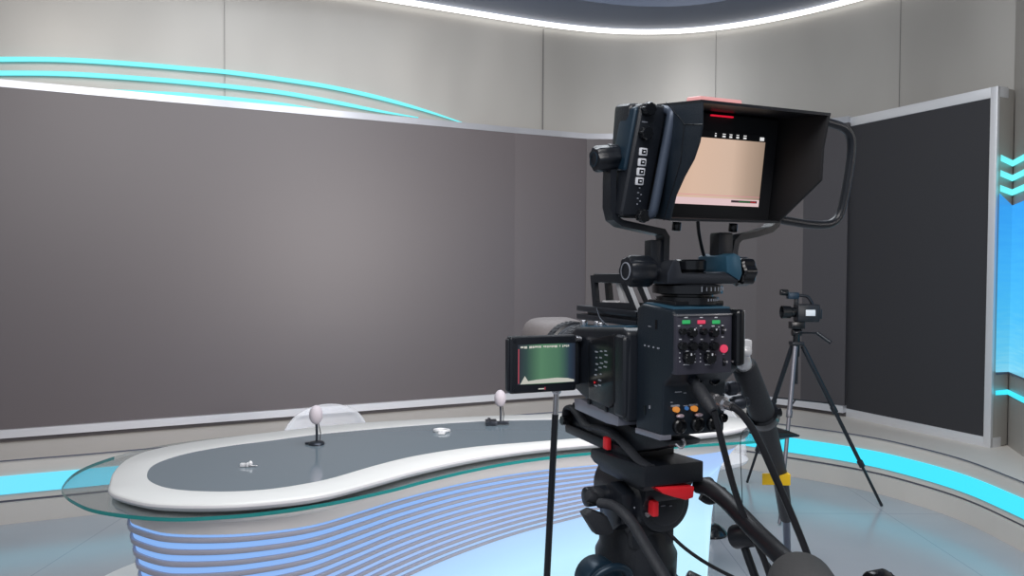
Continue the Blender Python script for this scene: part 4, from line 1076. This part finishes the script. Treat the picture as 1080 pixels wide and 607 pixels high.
# ---------------- cables of the rig
def cable(pts, r, lab, mm='cable', name='camera_cable', group='black cables hanging from the camera rig'):
    P3 = smooth_path(pts, 6); bm = BM(); tube(bm, P3, r, 12); o0 = P3[0].copy(); inworld(o0, bm)
    o = obj(name, bm, mm); o.matrix_world = RIG @ Matrix.Translation(o0); tag(o, lab, 'cable', group); return o
cable([L(736, 234, 1, -.125), L(737, 245, 1, -.12), L(739.5, 258, 1, -.112), L(742, 268, 1, -.108), L(745, 280, 1, -.108), L(744, 292, 1, -.10), (.03, -.085, 1.525), (.03, -.09, 1.504)], .0024, 'thin black cable hanging down under the viewfinder monitor')
c_ = cable([L(753, 433, 1, -.215), L(757, 448, 1, -.215), L(765, 480, 1, -.215), L(776, 520, 1, -.21), L(790, 556, 1, -.215), L(806, 590, 1, -.225), L(822, 640, 1, -.23)], .0040, 'black cable with long tapered plug hanging from the camera back')
def conn(parent, bm, mm, name):
    lo = RIG.inverted() @ parent.matrix_world.translation
    for v in bm.verts: v.co -= lo
    return obj(name, bm, mm, parent)
bpy.context.view_layer.update()
bm = BM(); a0, a1 = L(732, 402, 1, -.175), L(753, 434, 1, -.215); dd = a1-a0; ll = dd.length
lathe(bm, [(.0045, -.012), (.0060, 0), (.0060, ll*.12), (.0082, ll*.2), (.0082, ll*.72), (.0062, ll*.97), (.0045, ll)], a0, dd, 24)
conn(c_, bm, 'rubber', 'plug_body')
bm = BM(); lathe(bm, [(.0058, -.014), (.0072, -.012), (.0072, 0), (.0066, ll*.06)], a0, dd, 20); conn(c_, bm, 'dark_metal', 'plug_collar')
c_ = cable([L(771, 428, 1, -.205), L(780, 434, 1, -.21), L(792, 449, 1, -.215), L(804, 472, 1, -.22), L(820, 508, 1, -.225), L(836, 545, 1, -.23), L(853, 588, 1, -.235), L(866, 625, 1, -.24)], .0046, 'thick black cable with silver screw plug curving down to the right', group='black cables hanging from the camera rig')
bpy.context.view_layer.update()
bm = BM(); a0, a1 = L(750, 420, 1, -.17), L(772, 429, 1, -.205); dd = a1-a0; ll = dd.length
lathe(bm, [(.006, -.006), (.0085, 0), (.0085, ll*.22), (.0062, ll*.25), (.0062, ll*.38), (.0088, ll*.42), (.0088, ll*.66), (.0058, ll*.72), (.0055, ll)], a0, dd, 24)
conn(c_, bm, 'silver', 'screw_plug')
cable([L(693, 548, 1, -.06), L(704, 560, 1, -.07), L(718, 574, 1, -.08), L(735, 587, 1, -.09), L(755, 599, 1, -.10), L(785, 614, 1, -.12)], .0026, 'thin black cable running from the tripod head down to the right')
cable([L(795, 553, 1, -.20), L(798, 572, 1, -.205), L(806, 590, 1, -.215), L(816, 606, 1, -.225), L(826, 640, 1, -.23)], .0034, 'black cable hanging beside the pan bar clamp')
cable([L(790, 449, 1, -.10), L(782, 458, 1, -.10), L(781, 480, 1, -.10), L(782, 505, 1, -.10), L(783, 530, 1, -.09)], .0006, 'hair thin wire hanging right of the camera back')

# ---------------- support pole behind the rig, telescoping down to the floor
def wpt(x, y, d): return atd(x, y, d)
top = wpt(778, 352, 1.02); bot = wpt(838, 640, 1.62)
sp0 = wpt(826, 512, 1.30)
fl = Vector((.60, 1.80, 0))
t = thing('support_pole', 'black telescoping support pole with silver joint behind the broadcast camera', 'pole', tuple(fl))
def wobj(name, bm, mm, t, smooth=35): return obj(name, inworld(t.location, bm), mm, t, smooth)
A0, A1, A2, A3 = wpt(784, 384, 1.06), wpt(804, 436, 1.14), wpt(823, 503, 1.27), wpt(829, 545, 1.36)
bm = BM(); dd = A1-A0; lathe(bm, [(.015, 0), (.0175, .006), (.0190, dd.length*.9), (.0190, dd.length)], A0, dd, 28); wobj('upper_tube', bm, 'rubber', t)
bm = BM(); dd2 = (A1-A0).normalized(); lathe(bm, [(.020, -.006), (.0235, -.003), (.0235, .012), (.021, .016)], A1, dd2, 28); cyl(bm, A1 + Vector((.0, 0, 0)), A1 + Vector((.028, 0, .003)), .007, 14, .001); wobj('clamp_collar', bm, 'black_gloss', t)
bm = BM(); tube(bm, [A1, A2, A3], [.0165, .0125, .0115], 20); wobj('middle_tube', bm, 'rubber', t)
bm = BM(); tube(bm, [A3, wpt(831, 600, 1.46), fl + Vector((0, 0, .015))], [.0068, .0068, .0068], 16); wobj('lower_tube', bm, mat('pole_grey', srgb(92, 100, 116), .35, metal=.6), t)
bm = BM(); lathe(bm, [(.012, 0), (.016, .01), (.016, .03), (.011, .05)], fl, (0, 0, 1), 16); wobj('rubber_foot', bm, 'rubber', t)
bm = BM(); J = wpt(783, 372, 1.04)
tube(bm, smooth_path([wpt(779, 348, 1.02), wpt(780, 360, 1.03), wpt(782, 374, 1.04), wpt(785, 386, 1.06)], 4), [.004]*4+[.007]*5+[.011]*4, 16)
box(bm, -.012, .010, -.008, .008, -.010, .011, .003, M4=Matrix.Translation(wpt(784, 366, 1.03))); cyl(bm, wpt(782, 370, 1.02), wpt(791, 371, 1.02), .007, 16, .002)
wobj('silver_joint', bm, 'white_metal', t)
bm = BM(); a_ = wpt(803, 498, 1.25); b_ = wpt(829, 508, 1.262)
box(bm, a_.x, b_.x, a_.y-.006, a_.y-.004, b_.z, a_.z, .0005); box(bm, wpt(820, 500, 1.25).x, b_.x, a_.y-.010, a_.y+.018, b_.z, a_.z, .002)
wobj('yellow_tape', bm, 'yellow', t)

# ---------------- thin stand under the fold-out display
d0 = 1.55; tpn = atd(587, 411, d0); lo = atd(577, 607, d0); dirv = (lo - tpn).normalized(); ft = tpn + dirv*((0 - tpn.z)/dirv.z)
t = thing('thin_stand', 'thin black upright stand with silver tip left of the big tripod', 'stand', tuple(ft))
bm = BM(); tube(bm, [tpn + dirv*.05, ft + Vector((0, 0, .02))], [.0068, .0078], 16); wobj('pole', bm, 'black', t)
bm = BM(); tube(bm, [tpn + dirv*-.004, tpn + dirv*.055], .0058, 14); lathe(bm, [(.007, 0), (.0095, .004), (.0095, .010), (.007, .014)], tpn - dirv*.006, dirv, 16); wobj('silver_tip', bm, 'silver', t)
bm = BM(); lathe(bm, [(.12, 0), (.12, .008), (.10, .016), (.015, .024), (.012, .04)], ft, (0, 0, 1), 32); wobj('round_base', bm, 'black', t)

# ================================================================== SMALL CAMCORDER ON TRIPOD
c0 = Vector((1.915, 4.985, 0)); feet = [atz(788, 508, .01), atz(930, 533, .01), atz(822, 552, .01)]
c0 = (feet[0]+feet[1]+feet[2])/3; c0.z = 0
hd = atd(840, 360, c0.y); c0.x = hd.x
t = thing('small_tripod', 'slim dark tripod standing on the floor in front of the side screen', 'tripod', tuple(c0))
hz = hd.z
bm = BM(); cyl(bm, (c0.x, c0.y, hz-.10), (c0.x, c0.y, hz+.02), .020, 20, .003); cyl(bm, (c0.x, c0.y, .80), (c0.x, c0.y, hz-.08), .012, 16)
box(bm, c0.x-.04, c0.x+.04, c0.y-.035, c0.y+.035, hz-.025, hz+.0, .006)
wobj('center_column', bm, 'black', t)
bm = BM(); cyl(bm, (c0.x-.03, c0.y, hz+.06), (c0.x+.03, c0.y, hz+.06), .024, 22, .004); box(bm, c0.x-.045, c0.x+.045, c0.y-.03, c0.y+.03, hz+.085, atd(840, 339, c0.y).z, .004)
cyl(bm, (c0.x, c0.y, hz), (c0.x, c0.y, hz+.05), .022, 20)
wobj('pan_head', bm, 'black_gloss', t)
bm = BM(); ph = [Vector((c0.x+.02, c0.y-.02, hz+.06)), atd(862, 351, c0.y-.15), atd(876, 361, c0.y-.22)]
tube(bm, ph[:2], .006, 10); tube(bm, [ph[1], ph[2]], .012, 12); wobj('pan_handle', bm, 'black', t)
for k_, ftp in enumerate(feet):
    s0 = Vector((c0.x, c0.y, hz-.03)); dd = (ftp - s0); s0 = s0 + Vector((dd.x, dd.y, 0)).normalized()*.04
    p1 = s0.lerp(ftp, .40); p2 = s0.lerp(ftp, .74)
    bm = BM(); tube(bm, [s0, p1], .0155, 14); tube(bm, [p1, p2], .0125, 14); tube(bm, [p2, ftp], .0095, 14)
    for q_ in (p1, p2): dn = dd.normalized(); cyl(bm, q_ - dn*.025, q_ + dn*.02, .019, 14, .003)
    leg = wobj('leg', bm, 'leg_highlight' if k_ == 2 else 'black', t)
    bm = BM(); ellipsoid(bm, (ftp.x, ftp.y, .016), .022, .022, .016, u=14, v=8); wobj('rubber_foot', bm, 'rubber', leg); COL.objects[-1].parent = leg
    bpy.data.objects[leg.name]
    bm = BM(); q_ = s0.lerp(ftp, .36); tube(bm, [Vector((c0.x, c0.y, q_.z+.02)), q_], .005, 8); wobj('brace', bm, 'black', t)
# camcorder
def W(x, y, dy=0): return atd(x, y, c0.y+dy)
cz = W(840, 339).z
cc = thing('camcorder', 'small dark camcorder with white side label facing left on the slim tripod', 'camcorder', (c0.x, c0.y, cz))
bm = BM(); a_ = W(839, 320.5); b_ = W(862, 337)
box(bm, a_.x, b_.x, c0.y-.045, c0.y+.045, cz, a_.z, .012, 3); box(bm, b_.x-.01, b_.x+.02, c0.y-.03, c0.y+.03, cz+.02, a_.z-.03, .006)
box(bm, a_.x+.0, b_.x-.05, c0.y-.052, c0.y-.04, cz+.01, a_.z-.012, .004)
wobj('body', bm, 'black', cc)
bm = BM(); z_ = (a_.z + cz)/2 + .005
lathe(bm, [(.028, 0), (.032, .01), (.032, .04), (.040, .045), (.043, .10), (.038, .10), (.030, .05), (.0, .05)], (a_.x+.01, c0.y, z_), (-1, 0, 0), 28, cap=False)
wobj('lens', bm, 'black_gloss', cc)
bm = BM(); tube(bm, smooth_path([W(836, 311), W(846, 311.5), W(852, 313), W(856, 319), W(858, 325)], 4), .010, 12); box(bm, W(838, 315).x, W(842, 315).x, c0.y-.01, c0.y+.01, a_.z-.01, W(838, 311).z, .003)
wobj('top_handle', bm, 'black', cc)
bm = BM(); m0, m1 = W(823, 308), W(840, 311); cyl(bm, m0, m0 + Vector((.05, 0, -.003)), .021, 20, .004); box(bm, m0.x+.045, m1.x+.01, c0.y-.025, c0.y+.022, m1.z-.025, m1.z+.018, .006, mi=1)
wobj('microphone_unit', bm, ['black_gloss', 'teal_black'], cc)
bm = BM(); p_ = W(850, 326.5, -.055); q_ = W(860, 333, -.055); box(bm, p_.x, q_.x, c0.y-.058, c0.y-.045, q_.z, p_.z, .003); wobj('white_label', bm, mat('label_white', srgb(225, 228, 232), .5), cc)

# ================================================================== LIGHT + CAMERA
def area(name, loc, size, power, col, look, sy=None):
    d = bpy.data.lights.new(name, 'AREA'); d.shape = 'RECTANGLE'; d.size = size; d.size_y = sy or size; d.energy = power; d.color = col
    o = bpy.data.objects.new(name, d); COL.objects.link(o); o.location = loc
    o.rotation_euler = (Vector(look)-Vector(loc)).to_track_quat('-Z', 'Y').to_euler(); return o
def spot(name, loc, power, col, look, ang=50, r=.08, blend=.7):
    d = bpy.data.lights.new(name, 'SPOT'); d.energy = power; d.color = col; d.spot_size = math.radians(ang); d.spot_blend = blend; d.shadow_soft_size = r
    o = bpy.data.objects.new(name, d); COL.objects.link(o); o.location = loc
    o.rotation_euler = (Vector(look)-Vector(loc)).to_track_quat('-Z', 'Y').to_euler(); return o
area('studio_light_front', (-.6, -.8, 3.5), 3.0, 105, (1, .97, .95), (-.4, 5.5, 1.4), 1.6)
area('studio_light_overhead', (0, 3.0, 4.15), 3.2, 125, (.90, .95, 1), (0, 3.0, 0), 2.4)
area('studio_light_left', (-4.2, 1.2, 3.5), 1.6, 15, (1, .98, .96), (-2, 5.5, 2.4), 1.2)
area('right_wall_fill', (.4, 2.4, 3.55), .8, 30, (1, .97, .95), (3.2, 4.6, 2.0), .8)  # unseen fill lamp added to lift the dark right wall
spot('soft_spot_right', (2.7, .55, 1.95), 640, (1, .94, .92), (-1.35, 5.95, 1.6), 66, .75, 1.0)
spot('wall_wash', (-.5, 4.9, 3.5), 9, (1, .97, .93), (-.5, 6.4, 3.25), 55)
spot('wall_wash_middle', (.2, 5.0, 3.5), 8, (1, .97, .93), (.2, 6.75, 3.2), 50)
spot('wall_wash_left', (-2.6, 3.9, 3.4), 6, (1, .97, .93), (-2.8, 5.3, 3.1), 70)

w = bpy.data.worlds.new('studio_world'); scene.world = w; w.use_nodes = True
w.node_tree.nodes['Background'].inputs['Color'].default_value = (.62, .68, .78, 1)
w.node_tree.nodes['Background'].inputs['Strength'].default_value = .55
cd = bpy.data.cameras.new('camera'); cd.sensor_width = 36; cd.lens = 36*F/1080; cd.clip_start = .02; cd.clip_end = 60
co = bpy.data.objects.new('camera', cd); COL.objects.link(co)
co.location = (0, 0, EYE); co.rotation_euler = (Matrix.Rotation(PI/2 - PITCH, 4, 'X') @ Matrix.Rotation(-ROLL, 4, 'Z')).to_euler()
scene.camera = co
scene.view_settings.view_transform = 'Standard'
scene.view_settings.look = 'None'
scene.cycles.use_denoising = True
scene.cycles.max_bounces = 8
scene.cycles.transparent_max_bounces = 12
